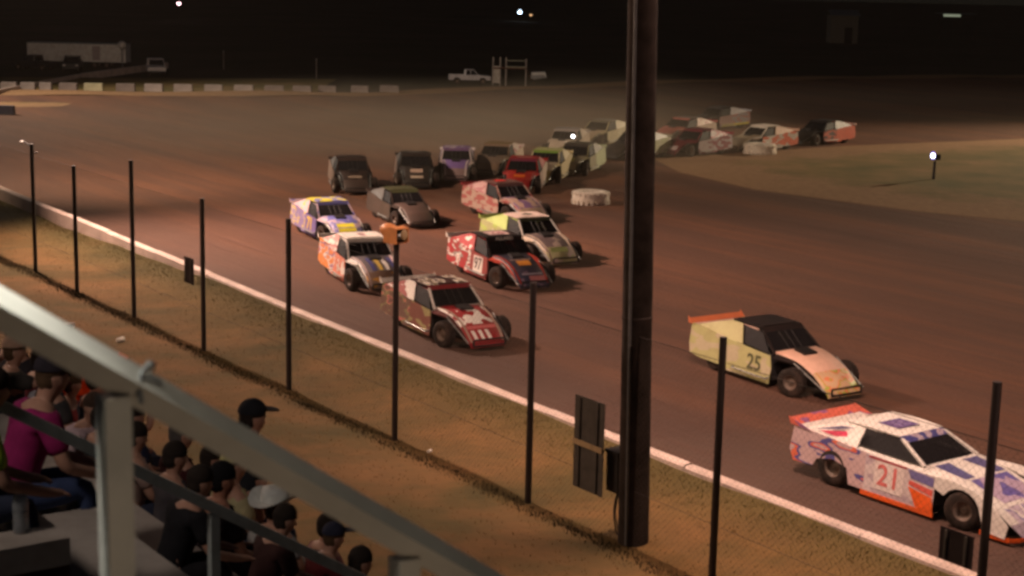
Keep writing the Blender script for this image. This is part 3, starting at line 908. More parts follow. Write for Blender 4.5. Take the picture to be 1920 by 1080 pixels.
# 1 white, orange and blue late model, nearest
CARS.append((late_model, dict(pos=(7.10, 27.0, .006), h=-53, label='white blue and orange race car with a dark blue roof square, nearest the camera',
    c=scheme(p(WH), door=p((.66, .56, .55), (.50, .40, .44), None, 2.0, 1.5, .56), quarter=p((.56, .40, .40), (.09, .09, .28), (.72, .16, .08), 1.0, 1.3, .49), rocker=p(ORG), lip=p(ORG), hood=p(WH),
             nose=p((.50, .42, .50), (.22, .20, .40), WH, 5.0, 1.6), spoiler=p((.66, .15, .10), (.30, .12, .26), None, 3), sail=p(WH), visor=p((.46, .38, .44), BLU, None, 1, 2.4, .5)),
    num=('21', p((.66, .16, .15)), p((.76, .66, .62)), -.12, .52, .56), roofnum=('21', p((.30, .24, .40)), p((.13, .09, .24)), .40), steer=14,
    graphics=[late_flank([(.30, .82), (.90, .78), (.90, .62), (.38, .66)]) + (p((.16, .15, .34)),), late_flank([(.36, .62), (.90, .56), (.90, .44), (.34, .54)]) + (p((.70, .12, .09)),), late_flank([(.34, .50), (.90, .42), (.90, .17), (.55, .17)]) + (p(ORG),),
              late_flank([(-.62, .84), (.28, .83), (.26, .79), (-.62, .80)]) + (p((.38, .06, .07)),),
              ('sail_panel', ([(-1.95, -.875, .995), (-1.35, -.775, 1.10), (-1.30, -.80, .99), (-1.55, -.835, .955)], (0, -.004, 0)), p((.75, .08, .16))), ('sail_panel', ([(-2.1, -.884, .99), (-1.5, -.755, 1.17), (-1.2, -.695, 1.19), (-1.55, -.79, 1.10)], (0, -.004, 0)), p((.10, .09, .20))),
              ('hood', ([(.62, -.60, .888), (.62, -.20, .888), (1.30, -.30, .812), (1.30, -.58, .812)], (0, 0, .003)), p((.10, .10, .24))), ('hood', ([(.62, .20, .888), (.62, .60, .888), (1.30, .58, .812), (1.30, .30, .812)], (0, 0, .003)), p((.10, .10, .24))),
              ('hood', ([(1.37, -.52, .800), (1.37, .52, .800), (2.1, .5, .577), (2.1, -.5, .577)], (0, 0, .003)), p((.46, .36, .48), (.14, .12, .36), None, 2, 1.6, .52))])))
# 2 cream and pale green, black roof
CARS.append((modified, dict(pos=(5.85, 35.2, .006), h=-57, label='cream race car with a black roof and orange spoiler running alone ahead of the pack',
    c=scheme(p((.47, .46, .21), (.52, .46, .30), None, 2), roof=tb, visor=tb, pillar=tb, sail=p((.46, .44, .20)), spoiler=p((.60, .17, .07)), hood=p((.76, .48, .36)), nose=p((.66, .44, .26), (.42, .46, .08), (.75, .26, .12), 4, 2.0, .45), edge=tb, deck=p((.66, .45, .38))),
    num=('25', p((.09, .10, .05)), None, .10, .52, .52), steer=16,
    graphics=[flank_quad([(-2.3, .97), (-.8, .87), (-.8, .83), (-2.3, .92)]) + () for _ in ()])))
# 3 dark red and white
CARS.append((modified, dict(pos=(-1.55, 39.1, .006), h=-60, label='dark red and white race car with striped nose closest to the low wall', trim=p((.40, .30, .24)),
    c=scheme(p(DRED), door=p((.20, .075, .055), (.34, .30, .13), None, 3, 1.3, .55), quarter=p((.16, .09, .07), (.24, .22, .10), PNK, 6, 1.6, .5), roof=p((.05, .02, .02), WH, (.36, .30, .16), 2.2, 2.4, .52), visor=p((.25, .02, .03)), pillar=p(WH), sail=p((.34, .10, .09), WH, None, 7, 1.6, .5),
             hood=p((.30, .02, .025), WH, None, 5.2, 2.0, .52), nose=p((.30, .025, .03)), edge=flat((.10, .02, .02)), spoiler=p(WH)), steer=12,
    graphics=[nose_quad(1.98, 2.22, y, y + .10, .03) + (p(WH),) for y in (-.36, -.16, .04)] + [nose_quad(1.84, 1.93, -.42, .42) + (p(PNK),)])))
# 4 white with blue and yellow
CARS.append((modified, dict(pos=(-4.15, 45.7, .006), h=-68, label='white race car with orange flank and blue and yellow hood stripes behind the caution light', trim=p((.72, .55, .52)),
    c=scheme(p(WH), door=p((.70, .24, .16), WH, None, 2, 1.6, .52), quarter=p((.76, .26, .07), WH, (.25, .10, .30), 3, 1.7, .48), sail=p((.72, .32, .30), WH, None, 1, 2, .5), hood=p((.09, .08, .09)), nose=p((.22, .14, .10), (.5, .25, .04), None, 4, 2.4), deck=p(WH), visor=p(WH)),
    num=('3', p((.75, .68, .62)), None, .0, .50, .56), roofnum=('5', p((.42, .16, .20)), None, .55), steer=10,
    graphics=[hood_quad(.95, 1.75, -.32 + i * .22, -.20 + i * .22, .05) + (m_,) for i, m_ in enumerate((p(BLU), p((.62, .44, .08)), p(WH), p(BLU)))])))
# 5 purple and yellow
CARS.append((modified, dict(pos=(-5.95, 53.3, .006), s=.86, h=-64, label='pale lavender and blue race car with yellow door number at the left of the pack',
    c=scheme(p((.44, .34, .38), (.14, .14, .36), None, 2, 1.8, .54), door=p((.14, .11, .27)), roof=p((.50, .46, .05), (.14, .15, .36), None, 4, 1.6, .55), visor=p((.07, .08, .24)), sail=p((.50, .36, .40), (.52, .44, .08), None, 3, 2), hood=p((.46, .36, .42), (.12, .13, .38), None, 6, 2, .48), nose=p((.20, .20, .42), (.5, .42, .46), None, 5, 1.6, .6), quarter=p((.22, .18, .34), (.54, .44, .08), (.44, .34, .40), 9, 1.7, .5)),
    graphics=[hood_quad(1.55, 1.78, -.38, .3) + (p((.66, .62, .04)),), nose_quad(1.82, 1.98, -.38, .3) + (p((.66, .62, .04)),)],
    num=('71', p((.74, .52, .04)), None, -.02, .52, .66), steer=8)))
# 6 number 97 red and black
CARS.append((modified, dict(pos=(-.30, 46.5, .006), h=-63, label='red and black race car with white number 97 on its door', trim=p((.45, .05, .03)),
    c=scheme(p(RED), roof=tb, visor=tb, hood=p((.022, .022, .035)), nose=p((.05, .05, .085), (.20, .14, .2), None, 2, 2, .6), edge=p((.42, .05, .03)), door=p((.26, .05, .045)), quarter=p((.36, .03, .035), (.28, .24, .22), WH, 5, 1.9, .52), pillar=tb, deck=p(RED), spoiler=p(WH), sail=p(RED, WH, None, 4, 1.6, .64)),
    num=('97', p((.06, .03, .03)), p(WH), .02, .52, .52), roofnum=('97', p((.32, .10, .10)), p((.66, .48, .46)), .48), visor_text=('ALLARD', p(WH), .17), steer=16,
    graphics=[hood_quad(1.35, 1.62, -.22, .22) + (p((.55, .22, .03)),), hood_quad(1.24, 1.28, -.36, .36) + (p((.45, .32, .25)),), nose_quad(1.95, 2.0, -.3, .4) + (p((.4, .36, .42)),), nose_quad(2.05, 2.18, -.1, .45) + (p((.5, .2, .2)),)])))
# 7 white and green
CARS.append((modified, dict(pos=(.60, 50.4, .006), h=-62, label='white race car with lime green rear and a dark cross on its roof', trim=p((.62, .50, .38)),
    c=scheme(p((.66, .56, .44)), roof=p((.68, .54, .48)), visor=p(DGRN), sail=p(LGRN), quarter=p((.40, .42, .20), LGRN, None, 2), deck=p(LGRN), spoiler=p(LGRN), hood=p((.11, .085, .085), (.3, .24, .2), None, 7, 1.6, .62), nose=p((.40, .38, .20), (.52, .40, .36), None, 3, 1.8), pillar=p(WH)), steer=8,
    graphics=[('roof', ([(-.62, -.07, 1.398), (-.28, -.07, 1.398), (-.28, .07, 1.398), (-.62, .07, 1.398)], (0, 0, .004)), p((.06, .08, .04))), ('roof', ([(-.52, -.2, 1.398), (-.38, -.2, 1.398), (-.38, .2, 1.398), (-.52, .2, 1.398)], (0, 0, .003)), p((.06, .08, .04))),
              nose_quad(1.84, 2.0, -.35, .3) + (p((.33, .40, .14)),)])))
# 8 pink red
CARS.append((modified, dict(pos=(-.20, 58.6, .006), h=-60, label='rusty pink race car with a red roof square behind the white and green one', trim=p((.44, .32, .28)),
    c=scheme(p((.34, .10, .09), (.42, .30, .24), None, 3, 1.8, .5), roof=p((.14, .07, .06)), visor=p((.10, .05, .05)), sail=p((.40, .20, .18), (.30, .07, .07), None, 6, 2.2), hood=p((.40, .28, .22), (.16, .10, .20), None, 5, 1.6, .5), nose=p((.40, .30, .22), (.35, .1, .1), None, 2), deck=p((.25, .03, .04)), spoiler=p((.24, .03, .035))), steer=8,
    graphics=[('roof', ([(-.75, -.32, 1.397), (-.35, -.32, 1.397), (-.35, .12, 1.397), (-.75, .12, 1.397)], (0, 0, .004)), p((.72, .03, .03)))])))
# 9 dark with green visor
CARS.append((modified, dict(pos=(-3.85, 57.0, .006), s=.82, h=-66, label='dark brown race car with a dull green roof stripe in mid pack',
    c=scheme(p((.05, .038, .032)), roof=p((.045, .055, .025)), visor=p((.07, .09, .035)), hood=p((.075, .052, .044)), nose=p((.085, .06, .05)), quarter=p((.065, .05, .04)), door=p((.06, .048, .036))), steer=8)))
# 10, 11 black
CARS.append((modified, dict(pos=(-6.5, 65.4, .006), h=-79, label='black race car furthest left at the back of the pack',
    c=scheme(p((.026, .018, .016)), nose=p((.05, .035, .03)), quarter=p((.20, .14, .11)), edge=tb, door=p((.12, .08, .06))), graphics=[hood_quad(1.5, 1.66, -.3, .3) + (p((.22, .17, .13)),)])))
CARS.append((modified, dict(pos=(-4.1, 67.5, .006), h=-84, label='black race car with a pale patch on its hood beside the purple one',
    c=scheme(p((.022, .018, .016)), quarter=p((.14, .09, .07)), roof=p((.03, .025, .022))), graphics=[hood_quad(1.3, 1.62, -.28, .28) + (p((.42, .30, .24)),), nose_quad(1.86, 1.98, -.28, .28) + (p((.45, .36, .28)),), ('roof', ([(-.5, -.3, 1.397), (-.3, -.3, 1.397), (-.3, .3, 1.397), (-.5, .3, 1.397)], (0, 0, .004)), p((.2, .18, .17)))])))
# 12 purple
CARS.append((modified, dict(pos=(-2.5, 70.0, .006), h=-89, label='purple race car with white spoiler ends coming head on', trim=p((.45, .38, .36)),
    c=scheme(p((.12, .07, .16)), roof=p((.14, .08, .20), (.34, .28, .34), None, 2), hood=p((.16, .10, .28)), nose=p((.22, .15, .15)), pillar=p((.5, .42, .42)), edge=p((.4, .32, .3)), spoiler=p((.55, .48, .48)), sail=p((.3, .24, .3)), door=p((.08, .05, .06)), quarter=p((.08, .05, .06))))))
# 13 tan
CARS.append((modified, dict(pos=(-.8, 72.2, .006), h=-102, label='dusty tan race car with pale rear panels between the purple and the red one',
    c=scheme(p((.16, .11, .075)), roof=p((.16, .11, .05)), quarter=p((.50, .38, .30)), sail=p((.46, .36, .32), (.3, .08, .08), None, 3, 2), spoiler=p((.5, .4, .36)), deck=p((.4, .3, .24)), hood=p((.14, .10, .075))))))
# 14 red
CARS.append((modified, dict(pos=(.35, 66.6, .006), h=-97, label='bright red race car coming head on with an orange hood patch',
    c=scheme(p((.30, .012, .014)), roof=p((.26, .012, .014)), hood=p((.34, .02, .015)), visor=p((.14, .02, .05)), door=p((.3, .2, .17)), quarter=p((.45, .35, .28)), edge=p((.35, .03, .03))), graphics=[hood_quad(1.35, 1.6, -.25, .25) + (p((.6, .12, .02)),), ('roof', ([(-.3, -.35, 1.397), (-.1, -.35, 1.397), (-.1, .35, 1.397), (-.3, .35, 1.397)], (0, 0, .004)), p((.5, .25, .24)))])))
# 15 cream and green
CARS.append((modified, dict(pos=(1.35, 70.0, .006), h=-102, label='cream race car with a green roof front just right of the red one',
    c=scheme(p((.48, .40, .22)), roof=p((.36, .36, .16)), visor=p((.14, .26, .04)), hood=p((.40, .32, .24)), nose=p((.46, .40, .16)), pillar=p((.5, .44, .28))))))
# 16 dark green/cream
CARS.append((modified, dict(pos=(2.75, 72.9, .006), h=-108, label='olive race car with a dark roof and pale green tail fins',
    c=scheme(p((.22, .20, .11)), roof=p((.06, .06, .045)), visor=p((.05, .045, .04)), hood=p((.18, .15, .10)), nose=p((.26, .23, .15)), quarter=p((.40, .45, .26)), spoiler=p((.45, .5, .32)), sail=p((.12, .11, .08))), graphics=[hood_quad(1.3, 1.7, -.3, .3) + (p((.42, .42, .14)),)])))
# 17 white with windscreen glint
CARS.append((modified, dict(pos=(2.45, 79.8, .006), h=-104, label='silver white race car with one bright white glint in its windscreen',
    c=scheme(p((.44, .36, .28)), roof=p((.26, .24, .23)), hood=p((.50, .40, .30)), nose=p((.50, .42, .32)), visor=p((.30, .27, .25)), spoiler=p((.5, .46, .42))))))
# 18 cream white
CARS.append((modified, dict(pos=(4.4, 85.2, .006), h=-122, label='cream race car half hidden behind the big wooden pole, on its left',
    c=scheme(p((.50, .44, .26)), roof=p((.24, .22, .18)), visor=p((.15, .14, .1)), hood=p((.50, .40, .28)), nose=p((.52, .43, .28)), quarter=p((.58, .54, .36)), spoiler=p((.58, .55, .42))))))
# 19 behind pole
CARS.append((modified, dict(pos=(5.75, 79.2, .006), h=-128, label='dark race car with pale green tail showing right of the big wooden pole',
    c=scheme(p((.03, .025, .022)), quarter=p((.46, .48, .28), (.56, .54, .44), None, 2, 2.4), spoiler=p((.30, .28, .20)), deck=p((.05, .05, .04))))))
# 20
CARS.append((modified, dict(pos=(8.9, 88.0, .006), h=-132, label='salmon red and grey race car behind the maroon one',
    c=scheme(p((.42, .14, .11)), roof=p((.14, .12, .11)), hood=p((.45, .14, .11)), sail=p((.50, .34, .26), (.30, .05, .05), None, 5, 2.4), quarter=p((.50, .38, .30)), door=p((.48, .34, .26)), pillar=tb, spoiler=p((.40, .10, .09))))))
# 21
CARS.append((modified, dict(pos=(8.85, 81.3, .006), h=-134, label='maroon race car with a white striped nose beside the infield edge',
    c=scheme(p((.16, .018, .03)), roof=p((.10, .02, .03)), sail=p((.36, .05, .07), (.46, .36, .38), None, 2, 2.2), door=p((.40, .32, .32), (.2, .04, .06), None, 4, 2), quarter=p((.24, .04, .06), (.44, .38, .4), None, 3, 2), spoiler=p((.30, .04, .06))), graphics=[nose_quad(1.86, 2.1, -.4, .4) + (p((.55, .46, .46)),)])))
# 22
CARS.append((modified, dict(pos=(11.7, 96.0, .006), h=-138, label='charcoal race car with a yellow skirt, furthest back of the right hand group',
    c=scheme(p((.05, .045, .045)), roof=p((.04, .035, .035)), quarter=p((.30, .27, .28), (.4, .18, .16), None, 3, 2), sail=p((.34, .31, .33)), door=p((.34, .2, .18)), spoiler=p((.42, .4, .42))), graphics=[flank_quad([(-2.2, .38), (-2.2, .26), (.5, .15), (.5, .30)][::1], 1, 'door_panel') + (p((.62, .52, .03)),)])))
# 23
CARS.append((modified, dict(pos=(12.5, 84.2, .006), h=-140, label='white and orange race car passing behind the white tyre marker',
    c=scheme(p((.74, .66, .56)), roof=p((.70, .62, .54)), sail=p((.66, .42, .30)), quarter=p((.75, .16, .08), (.62, .56, .5), None, 2, 1.7, .52), door=p((.72, .18, .10), WH, None, 6, 2, .5), hood=p((.52, .42, .28)), nose=p((.55, .46, .30)), deck=p((.66, .5, .4)), spoiler=p((.72, .42, .3))))))
# 24
CARS.append((modified, dict(pos=(16.3, 88.2, .006), h=-138, label='black race car with an orange flank, last on the right',
    c=scheme(p((.02, .018, .018)), quarter=p((.62, .12, .06)), door=p((.50, .11, .06), (.06, .04, .04), None, 3, 2), sail=p((.04, .03, .03)), spoiler=p((.55, .36, .3), (.5, .07, .05), None, 2, 2))), ))
for fn, d in CARS:
    d['s'] = d.get('s', .9)
    d['pos'] = (d['pos'][0], d['pos'][1] - .35, d['pos'][2])
    d['graphics'] = [g for g in d.get('graphics', []) if len(g) == 3]
    fn(d)

# reflected glint on a windscreen, made as a small glowing ball, no lamp
gl = empty('windscreen_glint', (2.75, 78.1, 1.02), 0, 'small glowing ball as a white glint on the windscreen of the silver car', 'light')
b = MB(); b.ball((0, 0, 0), .075); b.build('bulb', glow('glint_glow', (1, .95, .9), 14), gl)

# ------------------------------------------------------------------ tyre markers on the inside of the turn
def tyre_marker(pos, label, sc):
    o = empty('tyre_marker', pos, random.uniform(0, 3), label, 'tyre', 'white tyre markers', sc)
    b = MB(); b.lathe([(.001, .40), (.34, .42), (.42, .47), (.58, .50), (.69, .46), (.73, .38), (.73, .14), (.70, .05), (.60, .0)], 'z', 34)
    b.build('tyre', M['tyrewhite'], o)
    for k in range(22):
        t = 2 * math.pi * k / 22
        c = MB(); c.box((.725 * math.cos(t), .725 * math.sin(t), .08), (.06, .11, .16), t); c.box((.725 * math.cos(t + .14), .725 * math.sin(t + .14), .40), (.05, .11, .12), t + .14)
        c.build('lug', M['tyrewhite'], o)
    return o
tyre_marker((2.94, 62.3, .0), 'white painted tractor tyre lying flat left of the big pole', .98)
tyre_marker((12.2, 81.5, .0), 'white painted tractor tyre lying flat at the infield edge by the orange and white car', 1.1)

# light on a stake in the infield
st = empty('infield_light', (18.4, 71.6, .12), 0, 'small blue white light on a dark stake standing in the infield grass', 'light')
b = MB(); b.tube((0, 0, -.2), (.0, 0, .80), .075, .06, 8); b.build('stake', M['post'], st)
b = MB(); b.box((.10, 0, .98), (.26, .16, .24)); b.build('lamp_box', M['black'], st)
b = MB(); b.ball((-.10, -.03, 1.05), .14, .8, .8, 1.25); b.build('lamp_shell', glow('violet_glow', (.25, .18, 1), 1.2), st)
b = MB(); b.ball((-.12, -.10, 1.05), .085, 1, .8, 1.2); b.build('bulb', glow('blue_glow', (.8, .85, 1), 14), st)

# ------------------------------------------------------------------ beyond the turn
BL = [(-39.5, 2.6), (-36.6, 2.2), (-34.0, 2.1), (-31.6, 1.9), (-28.4, 2.3), (-25.0, 2.3), (-21.4, 2.3), (-18.0, 2.3), (-14.4, 2.3), (-10.9, 2.3), (-7.4, 2.3), (-3.6, 2.3)]
blk = [(10, 40, .55), (60, 46, .85), (135, 0, 0)]
def block(x, y, w, tone, label):
    o = empty('barrier_block', (x, y, .20), random.uniform(-.05, .05), label, 'barrier', 'pale barrier blocks round the turn')
    b = MB(); b.plate([(-w / 2, -.28, 0), (w / 2, -.28, 0), (w / 2 - .03, -.2, .50), (-w / 2 + .03, -.2, .50)], (0, .45, 0)); b.build('block', M[tone], o)
    return o
M['blockA'] = plain('pale_block', (.30, .25, .23), .8, 0, .2, 2)
M['blockB'] = plain('dull_block', (.20, .16, .145), .8, 0, .2, 2)
M['blockC'] = plain('yellow_block', (.42, .38, .25), .8, 0, .2, 2)
PXB = [(x, y, w, 'block' + t) for (x, y, w), t in zip([(-33.98, 110.05, 1.07), (-32.73, 110.2, 0.98), (-31.61, 110.4, 0.82), (-30.13, 110.6, 1.22), (-28.49, 110.8, 1.26), (-26.4, 111.1, 1.27), (-24.56, 111.4, 1.25), (-22.63, 111.7, 1.26), (-20.63, 112.0, 1.24), (-18.61, 112.3, 1.32), (-16.58, 112.6, 1.33), (-14.7, 112.9, 1.3), (-13.04, 113.4, 1.24), (-10.87, 114.3, 1.25), (-8.9, 115.2, 1.33)], 'AAABCBAAAABBBBB')]
ORD = ['leftmost', 'second', 'third', 'fourth', 'fifth', 'sixth', 'seventh', 'eighth', 'ninth', 'tenth', 'eleventh', 'twelfth', 'thirteenth', 'fourteenth', 'fifteenth', 'sixteenth']
for i, (x, y, w, t) in enumerate(PXB):
    block(x, y, w, t, {'blockA': 'pale', 'blockB': 'dull brownish', 'blockC': 'yellowish white'}[t] + ' barrier block, ' + ORD[i] + (' from the left' if i else '') + ' in the far row round the turn')
o = empty('barrier_block', (-29.5, 94.0, .01), 0, 'dark blue block lying low at the left edge in front of the turn grass', 'barrier')
b = MB(); b.plate([(-.75, -.25, 0), (.75, -.25, 0), (.7, -.2, .5), (-.7, -.2, .5)], (0, .45, 0)); b.build('block', plain('blue_block', (.07, .07, .10), .8), o)

def trailer(pos, rz, L, Hh, label):
    o = empty('box_trailer', pos, rz, label, 'trailer', None, .70)
    b = MB(); b.box((0, 0, .75 + Hh / 2), (L, 2.4, Hh)); b.build('box', M['white'], o)
    b = MB(); b.box((0, 0, .75 + Hh + .04), (L + .06, 2.46, .08)); b.build('roof_trim', M['steel'], o)
    b = MB(); b.box((L * .2, -1.21, .75 + Hh * .5), (.9, .03, Hh * .8)); b.build('side_door', plain('dull_door', (.42, .34, .33), .6), o)
    b = MB(); b.box((L / 2 - .5, -1.215, .75 + Hh * .45), (.05, .03, Hh * .85)); b.build('seam', M['black'], o)
    b = MB(); b.box((-L / 2 - .04, 0, .75 + Hh * .5), (.05, 2.2, Hh * .95)); b.build('end_panel', plain('dark_red', (.12, .04, .04), .6), o)
    b = MB(); b.box((0, 0, .68), (L * .96, 1.0, .14)); b.build('frame', M['black'], o)
    for x in (L * .18, L * .30):
        for y in (-1.05, 1.05): wheel(o, x, y, .42, .25, 1 if y > 0 else -1)
    return o
trailer((-36.9, 139, 0), .0, 11.8, 2.1, 'long white enclosed trailer parked beyond the turn')
# ball shaped dish on the trailer end
o = empty('pale_balloon', (-32.9, 137.5, 2.0), 0, 'pale round ball above the right end of the white trailer', 'balloon')
b = MB(); b.ball((0, 0, 0), .35); b.build('ball', M['white'], o); b = MB(); b.tube((0, 0, -.34), (0, 0, -2.0), .03); b.build('pole', M['steel'], o)

def pickup(pos, rz, body, label, cap=False, sc=1.0):
    o = empty('pickup_truck', pos, rz, label, 'pickup truck', None, sc)
    b = MB()
    for s in (-1, 1):
        b.plate([(2.6, s * .95, .5), (2.6, s * .95, .95), (1.1, s * .95, 1.1), (-2.6, s * .95, 1.1), (-2.6, s * .95, .5), (-2.05, s * .95, .5), (-1.95, s * .95, .8), (-1.25, s * .95, .8), (-1.15, s * .95, .5), (1.2, s * .95, .5), (1.3, s * .95, .8), (2.0, s * .95, .8), (2.1, s * .95, .5)], (0, -s * .06, 0))
    b.plate([(1.05, .9, 1.12), (1.05, -.9, 1.12), (2.6, -.88, .98), (2.6, .88, .98)], (0, 0, -.05))
    b.plate([(2.6, .9, .5), (2.6, -.9, .5), (2.62, -.9, .96), (2.62, .9, .96)], (-.05, 0, 0))
    b.plate([(-2.6, .9, .5), (-2.6, -.9, .5), (-2.6, -.9, 1.1), (-2.6, .9, 1.1)], (.05, 0, 0))
    b.plate([(-.6, .88, .7), (-.6, -.88, .7), (-2.58, -.88, .7), (-2.58, .88, .7)], (0, 0, -.05))
    b.build('body', body, o)
    b = MB()
    b.plate([(.55, .78, 1.74), (.55, -.78, 1.74), (-.5, -.78, 1.74), (-.5, .78, 1.74)], (0, 0, .05))
    for s in (-1, 1):
        b.bar((.55, s * .76, 1.74), (1.08, s * .88, 1.1), .06, .06).bar((-.5, s * .76, 1.74), (-.58, s * .88, 1.1), .14, .1).bar((.1, s * .77, 1.74), (.1, s * .9, 1.1), .06, .06)
    b.build('cab', body, o)
    b = MB(); b.plate([(.52, .72, 1.7), (.52, -.72, 1.7), (1.02, -.82, 1.14), (1.02, .82, 1.14)], (-.02, 0, 0)); b.build('windscreen', M['glass'], o)
    for s in (-1, 1):
        b = MB(); b.plate([(.5, s * .76, 1.7), (-.44, s * .76, 1.7), (-.5, s * .87, 1.14), (.98, s * .87, 1.14)], (0, -s * .02, 0)); b.build('side_window', M['glass'], o)
        b = MB(); b.box((2.64, s * .68, .84), (.05, .3, .18)); b.build('headlight', M['white'], o)
    if cap:
        b = MB(); b.box((-1.6, 0, 1.42), (2.0, 1.7, .6)); b.build('cap', body, o)
    b = MB(); b.box((0, 0, .46), (4.9, 1.2, .14)); b.box((2.68, 0, .52), (.1, 1.8, .16)); b.build('frame', M['black'], o)
    for x in (1.65, -1.6):
        for y in (-.8, .8): wheel(o, x, y, .38, .26, 1 if y > 0 else -1)
    return o
greyp = plain('grey_white_body', (.50, .46, .47), .45)
darkp = plain('dark_body', (.02, .018, .022), .4)
pickup((-3.7, 128.8, .05), R(5), greyp, 'grey white pickup truck parked beside the wooden scorer stand', sc=.62)
pickup((-28.8, 131.5, .0), R(-75), plain('white_body', (.66, .60, .60), .45), 'white pickup truck with a cap parked right of the long trailer', True, .72)
pickup((-39.2, 134.0, .0), R(160), darkp, 'dark pickup truck parked in front of the left end of the trailer', sc=.7)
pickup((-36.0, 133.5, .0), R(-80), darkp, 'dark pickup truck parked in front of the middle of the trailer', sc=.72)

sc_ = empty('scorer_stand', (-.75, 128.5, .0), 0, 'small raised wooden stand with a pale side panel and railings', 'stand')
b = MB(); b.box((-.85, -.5, .85), (.62, .08, 1.3)); b.build('side_panel', plain('pale_panel', (.40, .35, .30), .7), sc_)
b = MB(); b.box((.2, 0, 1.36), (2.6, 1.3, .1)); b.build('deck', M['bark'], sc_)
for x in (-1.1, -.55, -.1, 1.45):
    b = MB(); b.box((x, -.52, 1.1 if x < 1 else 1.05), (.09, .09, 2.2 if x < 0 else 2.1)); b.build('post', plain('pale_post', (.30, .25, .22), .7), sc_)
b = MB(); b.box((.7, -.55, 1.45), (1.5, .06, .12)); b.build('railing', plain('green_rail', (.20, .19, .14), .7), sc_)
b = MB(); b.box((.7, -.55, 1.95), (1.4, .05, .07)); b.build('railing', plain('green_rail', (.20, .19, .14), .7), sc_)
for k in range(4):
    b = MB(); b.box((1.55 + .18 * k, -.5, 1.1 - .28 * k), (.24, .8, .05)); b.build('stair_tread', M['bark'], sc_)
o = empty('pale_boat', (1.7, 134.5, -.1), 0, 'small pale upturned hull lying right of the wooden stand', 'boat')
b = MB(); b.plate([(-.55, -.4, .2), (.75, -.25, .38), (.6, -.3, .85), (-.5, -.4, .8)], (0, .8, 0)); b.build('hull', M['white'], o)
for x, y, w_ in ((-25.0, 140.5, 'left'), (-16.0, 131.5, 'right')):
    o = empty('wire_post', (x, y, -.1), 0, w_ + ' one of two thin pale posts standing beyond the barrier blocks', 'post', 'thin posts beyond the turn')
    b = MB(); b.tube((0, 0, -.2), (0, 0, 1.6), .05); b.build('shaft', plain('dull_post', (.24, .2, .18), .8), o); b = MB(); b.ball((0, 0, 1.62), .07); b.build('cap', M['steel'], o)

def yard_lamp(pos, h, col, s, r, label):
    o = empty('yard_lamp', pos, 0, label, 'lamp')
    b = MB(); b.tube((0, 0, -1), (0, 0, h - .3), .09, .06); b.build('pole', M['post'], o)
    b = MB(); b.lathe([(.05, .3), (r * 1.2, .1), (r * 1.25, 0)], 'z', 14, (0, 0, h)); b.build('shade', M['steel'], o)
    b = MB(); b.ball((0, 0, h - .05), r); b.build('bulb', glow('far_glow', col, s), o)
yard_lamp((-53.9, 263.6, -.02), 2.85, (1, .62, .66), 14, .27, 'far pinkish white yard lamp at the upper left')
yard_lamp((.3, 304.2, -.02), 1.75, (.62, .80, 1), 14, .34, 'far blue white yard lamp left of the big pole')
yard_lamp((2.4, 314.2, -.02), 1.05, (1, .55, .25), 1.4, .26, 'far small orange yard lamp beside the blue white one')
o = empty('far_awning', (68.9, 263.8, 3.4), 0, 'far lit flat awning at the upper right', 'awning')
b = MB(); b.box((0, 0, .15), (2.6, .5, .34)); b.build('lit_panel', glow('awning_glow', (.8, .9, .62), .28), o)
b = MB(); b.box((1.0, 1.6, .42), (6, 3, .1)); b.build('roof', M['steel'], o)
for x in (-1.8, 3.8):
    b = MB(); b.tube((x, .4, .4), (x, .4, -3.5), .07); b.build('post', M['post'], o)
o = empty('far_shed', (45.6, 233.1, 0), 0, 'dim grey shed far beyond the turn at the upper right', 'shed')
b = MB(); b.box((0, 0, 1.9), (3.8, 3, 3.8)); b.build('wall', plain('shed_wall', (.25, .22, .18), .8), o)
b = MB(); b.plate([(-2.1, -1.8, 3.8), (2.1, -1.8, 3.8), (2.1, 0, 4.5), (-2.1, 0, 4.5)], (0, 0, .06)); b.plate([(-2.1, 1.8, 3.8), (2.1, 1.8, 3.8), (2.1, 0, 4.5), (-2.1, 0, 4.5)], (0, 0, .06)); b.build('roof', M['steel'], o)
b = MB(); b.box((.6, -1.52, 1.1), (1.1, .06, 2.2)); b.build('door', M['black'], o)

# ------------------------------------------------------------------ grandstand
UX, VX = NX, AX
STAIR = .75; DROP = .48
def uv(u, v, z=0): return UX * u + VX * v + Vector((0, 0, z))
def seat_z(k): return 7.43 - .64 * (3.4 + .75 * k)
ROT = math.atan2(UX.y, UX.x)
gs = empty('grandstand', uv(3.4, -13), 0, 'stepped concrete grandstand section with brown board ends', 'grandstand')
GI = Matrix.Translation(-uv(3.4, -13))
def gkid(o): o.parent = gs; o.matrix_parent_inverse = GI; return o
M['endboard'] = plain('brown_end_board', (.12, .050, .034), .8, 0, .3, 2)
V0, V1 = -21.0, -6.45
for k in range(-4, 5):
    u0 = 3.4 + .75 * k - .34; z = seat_z(k) if k < 4 else seat_z(k)
    b = MB(); b.plate([uv(u0, V0, z), uv(u0 + .75, V0, z), uv(u0 + .75, V1, z), uv(u0, V1, z)], (0, 0, -.12)); gkid(b.build('tread', M['conc']))
    b = MB(); b.plate([uv(u0 + .735, V0, z - .12), uv(u0 + .735, V1 - .01, z - .12), uv(u0 + .735, V1 - .01, z - .48), uv(u0 + .735, V0, z - .48)], UX * -.03); gkid(b.build('riser', M['endboard']))
    b = MB(); b.plate([uv(u0, V1 - .005, z - .122), uv(u0 + .748, V1 - .005, z - .122), uv(u0 + .748, V1 - .005, z - 1.0 if k < 4 else 0.0), uv(u0, V1 - .005, z - 1.0 if k < 4 else 0.0)], VX * -.03); gkid(b.build('end_board', M['endboard']))
